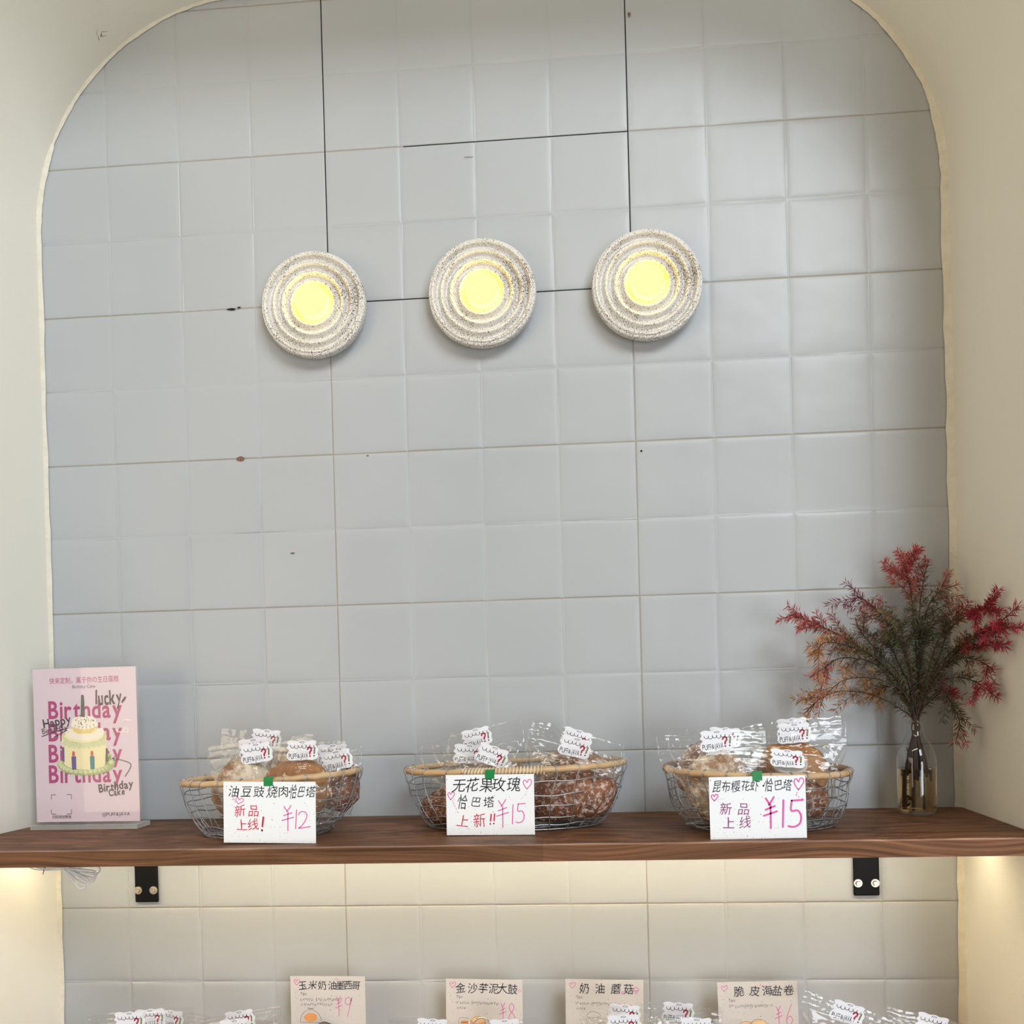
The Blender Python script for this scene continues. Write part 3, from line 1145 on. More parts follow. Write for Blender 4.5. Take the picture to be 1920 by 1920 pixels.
# ------------------------------------------------------------------ bread bags in the baskets
R_ = math.radians
H1, H2, H3 = 'clear bags in the left basket', 'clear bags in the middle basket', 'clear bags in the right basket'
bag((-0.0877, -0.258, 1.4632), R_(-7), 'clear bag around the pale slashed loaf, front left of the twelve yuan basket', 0, H1, 0.04, 0.06)
bag((-0.1040, -0.222, 1.4696), R_(-8), 'second clear bag from the front left of the twelve yuan basket, sticker half covered', 1, H1, -0.03, 0.02)
bag((-0.0983, -0.160, 1.4817), R_(5), 'tallest clear bag at the back of the twelve yuan basket, sticker mostly hidden', 2, H1, 0.0, -0.05)
bag((-0.0036, -0.258, 1.4661), R_(-1), 'clear bag around the golden loaf at the front right of the twelve yuan basket', 3, H1, -0.05, 0.06, 0.9, 0.95)
bag((0.0324, -0.190, 1.4538), R_(-2), 'rearmost clear bag at the right end of the twelve yuan basket', 4, H1, 0.05, -0.02, 0.80, 0.85, -0.018)
bag((0.0470, -0.228, 1.4452), R_(-10), 'clear bag with slanting sticker right of the golden loaf in the twelve yuan basket', 0, H1, 0.05, 0.02, 0.70, 0.62, -0.022)
bag((0.3306, -0.212, 1.4454), R_(20), 'clear bag tipped clockwise right behind the green tape of the wide middle basket', 1, H2, -0.04, 0.03, 0.95, 0.8)
bag((0.2790, -0.165, 1.4468), R_(2), 'clear bag with a level sticker at the left of the wide middle basket', 2, H2, 0.05, 0.0, 1.0, 0.85)
bag((0.2830, -0.100, 1.4719), R_(-13), 'clear bag tipped anticlockwise at the back left of the wide middle basket', 3, H2, 0.02, -0.08)
bag((0.4755, -0.192, 1.4564), R_(15), 'clear bag around the big russet loaf in the wide middle basket', 4, H2, -0.03, 0.02, 1.0, 0.95)
bag((0.4779, -0.118, 1.4657), R_(18), 'peaked clear bag behind the big russet loaf in the wide middle basket', 0, H2, 0.04, -0.05)
bag((0.7110, -0.268, 1.4685), R_(-4), 'clear bag around the white floured loaf at the front left of the rounded basket', 1, H3, 0.05, 0.03, 1.05, 1.0, -0.008)
bag((0.7353, -0.195, 1.4685), R_(3), 'clear bag behind the white floured loaf of the rounded basket, its sticker mostly covered', 2, H3, 0.0, -0.02, 1.0, 1.0, -0.01)
bag((0.8518, -0.205, 1.4742), R_(-3), 'clear bag with a full upright sticker around the tall golden loaf of the rounded basket', 3, H3, -0.05, 0.0)
bag((0.8599, -0.145, 1.4798), R_(-5), 'rearmost clear bag in the rounded basket, peeping over the tall golden loaf bag', 4, H3, 0.02, -0.05)
bag((0.8241, -0.283, 1.4331), R_(6), 'low clear bag with a foreshortened sticker over the sauce cup in the rounded basket', 0, H3, 0.06, 0.10, 1.0, 0.8, 0.0, -0.75)

t = thing('sauce_cup', 'translucent white round sauce cup under the lowest sticker of the rounded basket', 'cup', (0.829, -0.274, 1.4065), (R_(34), 0, 0.05))
b = MB()
b.lathe([(0.0, -0.012), (0.021, -0.012), (0.0225, -0.010), (0.0275, 0.008), (0.0285, 0.010)], 40, 'Z')
b.build('cup_body', M_cup, t, smooth=True)
b = MB()
b.lathe([(0.0295, 0.0085), (0.0300, 0.0105), (0.0290, 0.0120), (0.0255, 0.0120), (0.0245, 0.0104), (0.0, 0.0104)], 40, 'Z')
b.build('lid', M_cup, t, smooth=True)

LB = 'clear bags on the lower shelf'
low = [((-0.3404, -0.240, 0.9835), -4, 'clear bag with the plainest white sticker at the front of the lower left pile', 0, 0.0),
       ((-0.3250, -0.190, 0.9720), -3, 'clear bag in the middle of the lower left pile, sticker half covered', 1, 0.1),
       ((-0.3100, -0.135, 0.9520), 4, 'rearmost clear bag of the lower left pile', 2, -0.1),
       ((-0.1615, -0.175, 0.9640), -9, 'tilted clear bag behind, left of the nine yuan card', 3, 0.0),
       ((-0.1467, -0.240, 0.9701), -6, 'front clear bag left of the nine yuan card', 4, 0.0),
       ((0.2078, -0.225, 0.9663), 2, 'clear bag in front of the left half of the eight yuan card', 0, 0.0),
       ((0.3300, -0.170, 0.9465), -2, 'clear bag in front of the right half of the eight yuan card', 2, 0.05),
       ((0.5485, -0.185, 0.9782), 5, 'clear bag whose curly sticker covers the corner of the mushroom card', 3, 0.0),
       ((0.5430, -0.250, 0.9812), -4, 'front clear bag below the curly sticker beside the mushroom card', 1, 0.0),
       ((0.6449, -0.160, 0.9731), 3, 'clear bag between the mushroom card and the six yuan card, rear one', 4, 0.0),
       ((0.6692, -0.232, 0.9699), -1, 'clear bag between the mushroom card and the six yuan card, front one', 0, 0.0),
       ((0.9321, -0.220, 0.9915), 17, 'clear bag sloping down to the right beside the six yuan card', 1, 0.0),
       ((1.0780, -0.200, 0.9645), 14, 'sloping clear bag nearest the right wall on the lower shelf', 2, 0.0)]
for loc, rl, lb, kd, yw in low:
    h = loc[2] - ZL - 0.002
    bag(loc, R_(rl), lb, kd, LB, yw, 0.0, 0.9, h / 0.150 * (0.98 if abs(rl) < 8 else 0.86))


# ------------------------------------------------------------------ price signs on the baskets
def sign_root(name, label, loc, w, h, rot, cardmat, group, lean=0.0):
    t = thing(name, label, 'sign', loc, (lean, rot, 0), group)
    b = MB()
    n = 14
    vs, fs = [], []
    for k in range(n + 1):
        x = -w / 2 + w * k / n
        for y in (0.0, 0.0006):
            for z in (0, h): vs.append((x, y, z))
    for k in range(n):
        a = k * 4
        fs += [(a, a + 4, a + 5, a + 1), (a + 2, a + 3, a + 7, a + 6), (a, a + 2, a + 6, a + 4), (a + 1, a + 5, a + 7, a + 3)]
    fs += [(0, 1, 3, 2), (n * 4, n * 4 + 2, n * 4 + 3, n * 4 + 1)]
    mesh('card', vs, fs, cardmat, t)
    fx = lambda u: -w / 2 + u * w
    fz = lambda u: h - u * h
    return t, fx, fz


def tape(t, x, z, s, depth=0.014):
    b = MB()
    prof = [(-0.0004, -s / 2), (-0.0005, s * 0.15), (-0.0002, s * 0.42), (0.0045, s * 0.50), (depth, s * 0.46)]
    vs, fs = [], []
    for k, (y, dz) in enumerate(prof):
        vs += [(x - s * 0.52, y, z + dz), (x + s * 0.52, y, z + dz + 0.0006)]
    for k in range(len(prof) - 1): fs.append((2 * k, 2 * k + 1, 2 * k + 3, 2 * k + 2))
    o = mesh('tape', vs, fs, M_tape, t)
    o['label'] = 'square of green tape'
    return o


def chars(ink, seq, fx, fz, z, h, mat=0, sh=0.12, wob=0.02, off=0.0, w=None):
    for it in seq:
        ch, u = it[0], it[1]
        hh = h * (it[2] if len(it) > 2 else 1)
        ww = (it[3] if len(it) > 3 else 0.95) * h
        ink.char(ch, fx(u), fz(z) + rnd.uniform(-1, 1) * h * 0.03, hh, ww if ord(ch) > 0x2fff else None, rnd.uniform(-0.07, 0.10), sh + rnd.uniform(-0.05, 0.08), off, mat, wob * 1.6)


PS = 'price signs taped to the baskets'
# sign 1
w, h = 0.159, 0.1035
t, fx, fz = sign_root('price_sign', 'white handwritten sign priced twelve yuan taped to the basket nearest the poster', (-0.0442, -0.3285, 1.3015), w, h, R_(1.2), M_card, PS)
tape(t, fx(0.49), fz(0.0), 0.0155)
i = Ink(-0.0003)
U = lambda x: (x - 400) / 871
chars(i, [('油', U(500)), ('豆', U(620)), ('豉', U(738)), ('烧', U(862), 1.1), ('肉', U(970)), ('·', U(1024)), ('恰', U(1064), 1.3, 0.62), ('巴', U(1138), 1, 0.62), ('塔', U(1226), 1, .85)], fx, fz, 0.160, 0.0190, off=0.0)
i.build('title_lettering', M_ink, t)
i = Ink(-0.0003)
chars(i, [('新', U(555)), ('品', U(685))], fx, fz, 0.475, 0.0195, sh=0.05)
chars(i, [('上', U(572)), ('线', U(680))], fx, fz, 0.705, 0.0195, sh=0.05)
i.figure('!', fx(U(770)), fz(0.69), 0.009, 0.0225, 0.0033)
i.build('red_lettering', M_red, t)
i = Ink(-0.0003)
i.figure('Y', fx(U(1008)), fz(0.60), 0.0205, 0.041, 0.0016)
i.figure('1', fx(U(1085)), fz(0.61), 0.010, 0.032, 0.0016)
i.figure('2', fx(U(1160)), fz(0.62), 0.021, 0.029, 0.0016)
i.build('price_lettering', M_pink, t)
i = Ink(-0.0003)
i.figure('heart', fx(U(550)), fz(0.315), 0.0145, 0.0110, 0.0012, rot=-0.25)
for q in ((486, .255), (490, .29), (503, .325)):
    i.stroke([(fx(U(q[0])), fz(q[1])), (fx(U(q[0] + 17)), fz(q[1] + 0.008))], 0.001)
i.build('heart_doodle', M_pink, t)
# sign 2
w, h = 0.1515, 0.1035
t, fx, fz = sign_root('price_sign', 'white handwritten sign priced fifteen yuan with three rows of writing on the widest basket', (0.3255, -0.2755, 1.3015), w, h, R_(0.4), M_card, PS)
tape(t, fx(0.50), fz(0.0), 0.0155)
i = Ink(-0.0003)
U = lambda x: (x - 408) / 708
chars(i, [('无', U(515)), ('花', U(620)), ('果', U(735), 1.05), ('玫', U(835)), ('瑰', U(955), 1.05)], fx, fz, 0.175, 0.0235)
chars(i, [('恰', U(540), 1.3, 0.85), ('巴', U(648), 0.9, 0.9), ('塔', U(752))], fx, fz, 0.455, 0.0190)
i.build('title_lettering', M_ink, t)
i = Ink(-0.0003)
chars(i, [('上', U(540)), ('新', U(675), 1.1)], fx, fz, 0.765, 0.0215, sh=0.05)
i.figure('!', fx(U(764)), fz(0.74), 0.006, 0.0165, 0.0025)
i.figure('!', fx(U(792)), fz(0.735), 0.006, 0.0165, 0.0025)
i.build('red_lettering', M_red, t)
i = Ink(-0.0003)
i.figure('Y', fx(U(860)), fz(0.655), 0.021, 0.046, 0.0016)
i.figure('1', fx(U(940)), fz(0.66), 0.008, 0.033, 0.0016)
i.figure('5', fx(U(1003)), fz(0.645), 0.0175, 0.032, 0.0016)
i.build('price_lettering', M_pink, t)
i = Ink(-0.0003)
i.figure('heart', fx(U(1062)), fz(0.165), 0.0155, 0.0165, 0.0014)
for a, c in ((1054, .29), (1046, .325), (1036, .36), (1024, .385), (1012, .41)): i.disc(fx(U(a)), fz(c), 0.0006, 0.0006, n=8)
i.build('heart_doodle', M_pink, t)
i = Ink(-0.0003)
i.figure('heart', fx(U(448)), fz(0.345), 0.0125, 0.0135, 0.0014)
for a, c in ((460, .43), (466, .47), (475, .51), (486, .555), (497, .61)): i.stroke([(fx(U(a)), fz(c)), (fx(U(a + 4)), fz(c + .018))], 0.0009)
i.build('heart_doodle', M_pink, t)
# sign 3
w, h = 0.1525, 0.1005
t, fx, fz = sign_root('price_sign', 'white handwritten sign priced fifteen yuan in thick pink on the rounded basket by the bottle', (0.7650, -0.3475, 1.3005), w, h, R_(-0.3), M_card, PS)
tape(t, fx(0.505), fz(0.0), 0.0150)
i = Ink(-0.0003)
U = lambda x: (x - 533) / 865
chars(i, [('昆', U(605), 1.05, .72), ('布', U(688), 1, .72), ('樱', U(775), 1, .76), ('花', U(862), .9, .72), ('虾', U(945), 1, .74), ('·', U(1020)), ('恰', U(1070), 1.15, 0.72), ('巴', U(1155), .9, 0.72), ('塔', U(1238), 1, .74)], fx, fz, 0.15, 0.0185)
i.build('title_lettering', M_ink, t)
i = Ink(-0.0003)
chars(i, [('新', U(678)), ('品', U(838))], fx, fz, 0.515, 0.0195, sh=0.08)
chars(i, [('上', U(702)), ('线', U(848))], fx, fz, 0.735, 0.0195, sh=0.08)
i.build('mauve_lettering', M_mauve, t)
i = Ink(-0.0003)
i.figure('Y', fx(U(1078)), fz(0.595), 0.021, 0.048, 0.0030)
i.figure('1', fx(U(1190)), fz(0.605), 0.010, 0.043, 0.0030)
i.figure('5', fx(U(1300)), fz(0.61), 0.0255, 0.042, 0.0030)
i.build('price_lettering', M_pink, t)
i = Ink(-0.0003)
i.figure('heart', fx(U(1338)), fz(0.135), 0.0165, 0.0190, 0.0017)
for a, c in ((1318, .27), (1312, .30), (1330, .335), (1362, .365)): i.stroke([(fx(U(a)), fz(c)), (fx(U(a + 6)), fz(c + .015))], 0.0010)
i.build('heart_doodle', M_pink, t)
i = Ink(-0.0003)
i.figure('heart', fx(U(580)), fz(0.325), 0.0115, 0.0105, 0.0016)
for a in (618, 634, 650, 668): i.disc(fx(U(a)), fz(0.35), 0.0005, 0.0005, n=8)
i.build('heart_doodle', M_pink, t)


# ------------------------------------------------------------------ cream cards on the lower shelf
def scribble(i, x0, x1, z, h, seed):
    """rows of tiny illegible pen writing"""
    r = random.Random(seed)
    x = x0
    while x < x1:
        for _ in range(5):
            a = (x + r.uniform(0, h * 0.8), z + r.uniform(-h / 2, h / 2))
            if r.random() < 0.5: b_ = (a[0] + r.uniform(0.3, 0.7) * h, a[1] + r.uniform(-.1, .2) * h)
            else: b_ = (a[0] + r.uniform(-.3, .2) * h, a[1] - r.uniform(0.3, 0.8) * h)
            i.stroke([a, b_], 0.00038, smooth=False)
        x += h * (1.05 if r.random() < 0.85 else 1.8)


CG = 'cream price cards on the lower shelf'
HG = 'wire card holders on the lower shelf'


def low_card(x, ztop, rot, label, title, price, extra):
    w, h = 0.1475, 0.105
    t, fx, fz = sign_root('menu_card', label, (x, -0.070, ztop - h), w, h, rot, M_kraft, CG)
    i = Ink(-0.0003)
    chars(i, [(c, u) for c, u in title], fx, fz, 0.165, 0.0195 if len(title) < 7 else 0.0175, sh=0.1)
    i.build('title_lettering', M_ink, t)
    i = Ink(-0.0003)
    i.word('Tips:', fx(0.13), fz(0.325), 0.0062, 0.0140, 0.05, 0.1, -0.012, 0, 0.03, 0, 0.1)
    scribble(i, fx(0.13), fx(0.66 if price[0] != '9' else 0.67), fz(0.43), 0.0042, int(price[0]) + 2)
    if price[0] != '6': scribble(i, fx(0.14), fx(0.55 if price[0] == '9' else 0.25), fz(0.52), 0.0042, int(price[0]) + 20)
    i.build('small_lettering', M_ink2, t)
    i = Ink(-0.0003)
    d, yx, yz, dx_, dz_, hh = price
    i.figure('Y', fx(yx), fz(yz), 0.0135, hh, 0.0011)
    i.figure(d, fx(dx_), fz(dz_), 0.0155, hh * 1.02, 0.0011)
    i.build('price_lettering', M_pink, t)
    i = Ink(-0.0003)
    i.figure('heart', fx(0.088), fz(0.11), 0.0125, 0.0115, 0.0009)
    for q in range(4): i.disc(fx(0.10 + q * 0.03), fz(0.255 + 0.01 * (q % 2)), 0.0004, 0.0004, n=6)
    i.build('heart_doodle', M_pink, t)
    i = Ink(-0.0003)
    extra[0](i, fx, fz)
    i.build('pink_doodle', M_pink, t)
    i = Ink(-0.0004)
    extra[1](i, fx, fz)
    i.build('drawing', [M_brownpen, M_orange, M_cream_pencil, M_ink2], t)
    # holder
    hd = thing('card_holder', extra[2], 'card holder', (x + extra[3], -0.084, ZL), group=HG)
    b = MB()
    b.lathe([(0.0, 0.006), (0.020, 0.006), (0.022, 0.004), (0.022, 0.0005), (0.0, 0.0005)], 28, 'Z')
    b.build('base', M_wire, hd, smooth=False)
    b = MB()
    zc = extra[4] - ZL
    b.tube([(0, 0, 0.005), (0, 0, zc - 0.016)], 0.0012, 6)
    b.build('stem', M_wire, hd)
    b = MB()
    b.tube([(0.0165 * math.cos(q), 0, zc + 0.0165 * math.sin(q)) for q in [2 * PI * k / 36 for k in range(36)]], 0.0011, 6, True)
    if extra[5]:
        b.lathe([(0.0, 0.001), (0.0162, 0.001), (0.0162, -0.0004), (0.0, -0.0004)], 36, 'Y', center=(0, 0, zc))
    b.build('clip', M_wire, hd, smooth=False)
    return t


def dr_dome(i, fx, fz):
    cx, cz = fx(0.265), fz(0.845)
    i.stroke([(cx + .0210 * math.cos(PI * k / 10), cz + .0235 * math.sin(PI * k / 10)) for k in range(11)] + [(cx - .021, cz - .001), (cx + .021, cz - .002)], 0.0007, 0, smooth=False)
    i.poly([(cx + .0125 * math.cos(2 * PI * k / 14) * (1 + .12 * (k % 2)), cz + .0085 + .0085 * math.sin(2 * PI * k / 14) * (1 + .1 * ((k + 1) % 2))) for k in range(14)], 1)
    i.stroke([(cx - .006, cz + .0265), (cx, cz + .0255), (cx + .006, cz + .0262)], 0.001, 3)


def dr_bun(i, fx, fz):
    cx, cz = fx(0.42), fz(0.80)
    i.poly([(cx + .0145 * math.cos(2 * PI * k / 20), cz + .0125 * math.sin(2 * PI * k / 20)) for k in range(20)], 1)
    i.poly([(cx + .0145 * math.cos(2 * PI * k / 20), cz + .007 + .0065 * math.sin(2 * PI * k / 20)) for k in range(20)], 2, 0.0001)
    i.stroke([(cx + .0145 * math.cos(2 * PI * k / 20), cz + .0125 * math.sin(2 * PI * k / 20)) for k in range(20)], 0.0006, 0, 0.0002, closed=True)
    x0 = fx(0.245)
    i.poly([(x0 - .007, cz - .0085), (x0 + .0065, cz - .0085), (x0 + .0065, cz + .0045), (x0 - .007, cz + .0045)], 1)
    for q in (-.004, .0005): i.stroke([(x0 - .0068, cz + q), (x0 + .0062, cz + q + .0006)], 0.0016, 0, 0.0001)
    i.stroke([(x0 - .0105, cz - .0100), (x0 - .011, cz + .0070), (x0 - .003, cz + .0095), (x0 + .008, cz + .008)], 0.0006, 0)
    i.stroke([(x0 - .0105, cz - .0100), (x0 + .008, cz - .0095)], 0.0006, 0)
    for q in (-.004, .002): i.stroke([(cx + q, cz + .008), (cx + q + .004, cz + .0095)], 0.0008, 3, 0.0002)


def dr_roll(i, fx, fz):
    cx, cz = fx(0.37), fz(0.62)
    pts = [(cx - .012, cz), (cx - .004, cz + .004), (cx + .008, cz + .001), (cx + .010, cz - .006), (cx - .010, cz - .008), (cx - .014, cz - .004)]
    i.stroke(pts, 0.0006, 0, closed=True)
    for k in range(8): i.stroke([(cx - .009 + k * .0023, cz - .007), (cx - .0085 + k * .0023, cz - .0095)], 0.0005, 0)


def dr_croissant(i, fx, fz):
    cx, cz = fx(0.50), fz(0.80)
    i.poly([(cx + .0160 * math.cos(2 * PI * k / 20), cz + .0130 * math.sin(2 * PI * k / 20)) for k in range(20)], 2)
    i.stroke([(cx + .0160 * math.cos(2 * PI * k / 20), cz + .0130 * math.sin(2 * PI * k / 20)) for k in range(20)], 0.0007, 0, 0.0001, closed=True)
    i.disc(cx + .004, cz - .003, .0105, .0065, 0, 0.0002)
    for k in range(5): i.stroke([(cx - .013 + k * .005, cz + .004 + .002 * k), (cx - .010 + k * .005, cz + .010)], 0.0008, 1, 0.0003)
    x0 = fx(0.34)
    i.poly([(x0 + .011 * math.cos(2 * PI * k / 16), cz + .003 + .0065 * math.sin(2 * PI * k / 16)) for k in range(16)], 2, 0.0001)
    i.stroke([(x0 + .011 * math.cos(2 * PI * k / 16), cz + .003 + .0065 * math.sin(2 * PI * k / 16)) for k in range(16)], 0.0006, 0, 0.0002, closed=True)
    for k in range(4): i.stroke([(x0 - .006 + k * .004, cz - .001), (x0 - .003 + k * .004, cz + .008)], 0.0007, 1, 0.0003)


def ticks(u, v):
    def f(i, fx, fz):
        for k, (a, b_) in enumerate(((0, 0), (0.02, 0.02))):
            i.stroke([(fx(u + a), fz(v + b_)), (fx(u + a + 0.025), fz(v + b_ - 0.03))], 0.0009)
    return f


def mush(i, fx, fz):
    i.figure('mush', fx(0.905), fz(0.19), 0.0115, 0.0120, 0.0009)
    i.figure('heart', fx(0.73), fz(0.24), 0.006, 0.006, 0.0008)


low_card(-0.0230, 0.9990, R_(0.3), 'cream handwritten card priced nine yuan with a half dome bun drawing', 
         [('玉', .165), ('米', .30), ('奶', .43), ('油', .565), ('墨', .67), ('西', .775), ('哥', .88)], ('9', 0.645, 0.56, 0.775, 0.57, 0.038),
         (ticks(0.60, 0.06), dr_dome, 'round metal card clip in front of the nine yuan card', -0.003, 0.8997, True))
low_card(0.2812, 0.9920, R_(1.3), 'cream handwritten card priced eight yuan with an orange bun drawing', 
         [('金', .19), ('沙', .35), ('芋', .49), ('泥', .625), ('大', .74), ('鼓', .87)], ('8', 0.745, 0.60, 0.86, 0.60, 0.035),
         (ticks(0.94, 0.20), dr_bun, 'thin wire ring clip in front of the eight yuan card', -0.002, 0.9062, False))
low_card(0.5115, 0.9910, R_(1.0), 'cream handwritten card with pink mushroom doodles half covered by bags', 
         [('奶', .245), ('油', .445), ('蘑', .65), ('菇', .81)], ('8', 0.73, 0.58, 0.84, 0.60, 0.030),
         (mush, dr_roll, 'wire ring clip in front of the mushroom card', 0.0, 0.900, False))
low_card(0.8009, 0.9865, R_(-1.2), 'cream handwritten card priced six yuan with a croissant drawing', 
         [('脆', .27), ('皮', .47), ('海', .625), ('盐', .75), ('卷', .895)], ('6', 0.755, 0.64, 0.885, 0.60, 0.038),
         (ticks(0.53, 0.08), dr_croissant, 'wire ring clip in front of the six yuan card', 0.0, 0.885, False))

# ------------------------------------------------------------------ poster in a clear stand
M_poster = pm('poster_pink', lin(224, 203, 210), 0.45)
M_magenta = pm('poster_magenta', lin(176, 52, 116), 0.5)
M_plum = pm('poster_plum_ink', lin(58, 40, 56), 0.5)
M_c_yellow = pm('poster_cake_yellow', lin(244, 230, 180), 0.5)
M_c_green = pm('poster_cake_green', lin(214, 216, 166), 0.5)
M_c_moss = pm('poster_cake_moss', lin(168, 182, 120), 0.5)
M_c_white = pm('poster_cake_white', lin(248, 236, 214), 0.5)
M_c_amber = pm('poster_cake_amber', lin(238, 206, 130), 0.5)
M_c_violet = pm('poster_violet', lin(98, 84, 140), 0.5)
M_c_teal = pm('poster_teal', lin(50, 128, 136), 0.5)
M_c_flame = pm('poster_flame', lin(214, 86, 60), 0.5)
M_c_dark = pm('poster_dark', lin(72, 74, 76), 0.5)
PW, PH = 0.2085, 0.297
PX0 = (-0.4725, -0.113, 1.3130)
pyaw = R_(-1.0)
hold = thing('sign_holder', 'clear acrylic stand on the left end of the shelf holding the pink poster', 'sign holder', (PX0[0], PX0[1], ZS), (0, R_(0.0), pyaw))
b = MB()
b.box(-0.1075, 0.1075, -0.0032, -0.0014, 0.010, 0.3120)
b.build('front_panel', M_acrylic, hold, bevel=0.0006)
b = MB()
b.box(-0.1075, 0.1075, 0.0014, 0.0032, 0.010, 0.3120)
b.build('back_panel', M_acrylic, hold, bevel=0.0006)
b = MB()
b.box(-0.1075, 0.1075, -0.020, 0.036, 0.0004, 0.0095)
b.build('base', M_acrylic_edge, hold, bevel=0.001)
post = thing('poster', 'pink birthday cake poster inside the clear stand at the left end of the shelf', 'poster', PX0, (0, 0, pyaw))
b = MB()
b.box(-PW / 2, PW / 2, -0.0004, 0.0004, 0.0, PH)
b.build('paper', M_poster, post)
fx = lambda x, y=900: -PW / 2 + (x - 152 - (y - 170) * 0.0235) / 1062 * PW
fz = lambda y: PH - (y - 172) / 1540 * PH
sw = PW / 1062
i = Ink(-0.0006)
i.word('快来定制，属于你の生日蛋糕', fx(325, 295), fz(295), 62 * sw, 718 * sw, 0.012, 0, 0.0)
for k, y in enumerate((582, 806, 1020, 1226)):
    i.word('Birthday', fx(306, y), fz(y), 176 * sw, 775 * sw, 0.0, 0.0, 0.022)
i.build('magenta_lettering', M_magenta, post)
i = Ink(-0.0011)
i.word('Birthday Cake', fx(563, 357), fz(357), 32 * sw, 240 * sw, 0.012, 0.15, -0.012)
i.word('lucky', fx(800, 470), fz(470), 140 * sw, 280 * sw, 0.02, 0.1, 0.022, 0, 0.03, 0, 0.08)
i.stroke([(fx(1108, 480), fz(478)), (fx(1078, 520), fz(520))], 20 * sw)
i.word('Happy', fx(255, 700), fz(722), 86 * sw, 300 * sw, R_(9), 0.0, 0.022, 0, 0.03, 0, 0.06)
i.word('Birthday', fx(243, 790), fz(800), 56 * sw, 275 * sw, R_(9), 0.0, 0.0, 0, 0.03, 0, 0.06)
i.stroke([(fx(248, 850), fz(848)), (fx(400, 800), fz(800)), (fx(515, 772), fz(770))], 8 * sw)
i.stroke([(fx(370, 860), fz(860)), (fx(510, 800), fz(790))], 8 * sw)
i.word('Birthday', fx(825, 1370), fz(1378), 82 * sw, 365 * sw, R_(7), 0.05, 0.022, 0, 0.03, 0, 0.06)
i.word('Cake', fx(928, 1425), fz(1428), 66 * sw, 172 * sw, R_(6), 0.05, 0.022, 0, 0.03, 0, 0.06)
i.stroke([(fx(1102, 1265), fz(1265)), (fx(1150, 1190), fz(1190)), (fx(1158, 1140), fz(1140)), (fx(1080, 1100), fz(1105)), (fx(972, 1082), fz(1082))], 8 * sw)
i.stroke([(fx(1000, 1070), fz(1066)), (fx(970, 1082), fz(1082)), (fx(1005, 1110), fz(1108))], 8 * sw, smooth=False)
for cx, cy, dx, dy in ((340, 1437, 1, 1), (548, 1437, -1, 1), (340, 1632, 1, -1), (548, 1632, -1, -1)):
    i.stroke([(fx(cx + 45 * dx, cy), fz(cy)), (fx(cx, cy), fz(cy)), (fx(cx, cy + 45 * dy), fz(cy + 45 * dy))], 5 * sw, smooth=False)
i.word('扫码添加微信', fx(348, 1660), fz(1660), 33 * sw, 198 * sw, 0.0, 0.0, 0.0)
i.word('@PUFF&JAVA', fx(862, 1640), fz(1640), 34 * sw, 288 * sw, 0.01, 0.0, -0.012)
i.build('black_lettering', M_plum, post)
i = Ink(-0.0008)
E_ = lambda cx, cy, rx, ry, m, dy=0.0, a0=0.0, a1=2 * PI: i.disc(fx(cx, cy), fz(cy), rx * sw, ry * sw, m, dy, 36, a0, a1)
# 0 yellow 1 green 2 moss 3 white 4 amber 5 violet 6 teal 7 flame 8 dark
i.poly([(fx(x, y), fz(y)) for x, y in ((450, 870), (466, 1120), (480, 1180), (600, 1215), (760, 1215), (880, 1180), (905, 1110), (912, 870))], 0)
for k in range(17):
    a = PI + PI * (k + 0.0) / 16
    E_(702 + 262 * math.cos(a), 1128 - 92 * math.sin(a), 36, 32, 2, 0.00003 * k)
    E_(698 + 262 * math.cos(a), 1120 - 92 * math.sin(a), 24, 20, 1, 0.00003 * k + 0.00002)
for k in range(4): E_(930 - 0 * k, 1060 + k * 30, 34, 28, 2, 0.0001)
E_(683, 855, 232, 100, 1, 0.00010)
for k in range(9): E_(482 + 50 * k, 925 + 28 * math.sin(PI * k / 8), 25, 26 + 6 * (k % 2), 1, 0.00012)
E_(683, 842, 208, 78, 0, 0.00014)
for k in range(11):
    a = PI + PI * k / 10
    E_(690 + 160 * math.cos(a), 812 - 52 * math.sin(a), 40, 36, 3, 0.00016 + 0.00001 * k)
i.poly([(fx(x, y), fz(y)) for x, y in ((560, 700), (575, 800), (620, 830), (760, 825), (800, 780), (806, 700))], 4, 0.00030)
for k in range(7): E_(575 + 38 * k, 738 + 26 * math.sin(PI * k / 6), 26, 26, 3, 0.00032)
E_(683, 702, 124, 52, 3, 0.00034)
r4 = random.Random(5)
for k in range(34):
    a, q = r4.uniform(0, 2 * PI), math.sqrt(r4.random())
    E_(683 + 108 * q * math.cos(a), 700 + 42 * q * math.sin(a), 5, 4, 8, 0.00036)
for k in range(40):
    a = r4.uniform(0, 2 * PI)
    E_(683 + 205 * math.cos(a), 850 + 75 * math.sin(a), 4, 4, 2, 0.00018)
i.poly([(fx(x, y), fz(y)) for x, y in ((650, 660), (655, 450), (668, 436), (684, 450), (694, 662))], 8, 0.00038)
for x, m in ((575, 5), (765, 6)):
    i.poly([(fx(x - 24, 1055), fz(1055)), (fx(x + 24, 1055), fz(1055)), (fx(x + 26, 1190), fz(1190)), (fx(x - 18, 1190), fz(1190))], m, 0.00020)
    E_(x - 2, 1030, 15, 28, 7, 0.00022)
i.poly([(fx(452, 960), fz(960)), (fx(478, 960), fz(960)), (fx(480, 1110), fz(1110)), (fx(458, 1100), fz(1100))], 5, 0.0002)
i.poly([(fx(905, 980), fz(980)), (fx(925, 980), fz(980)), (fx(925, 1110), fz(1110)), (fx(905, 1120), fz(1120))], 8, 0.0002)
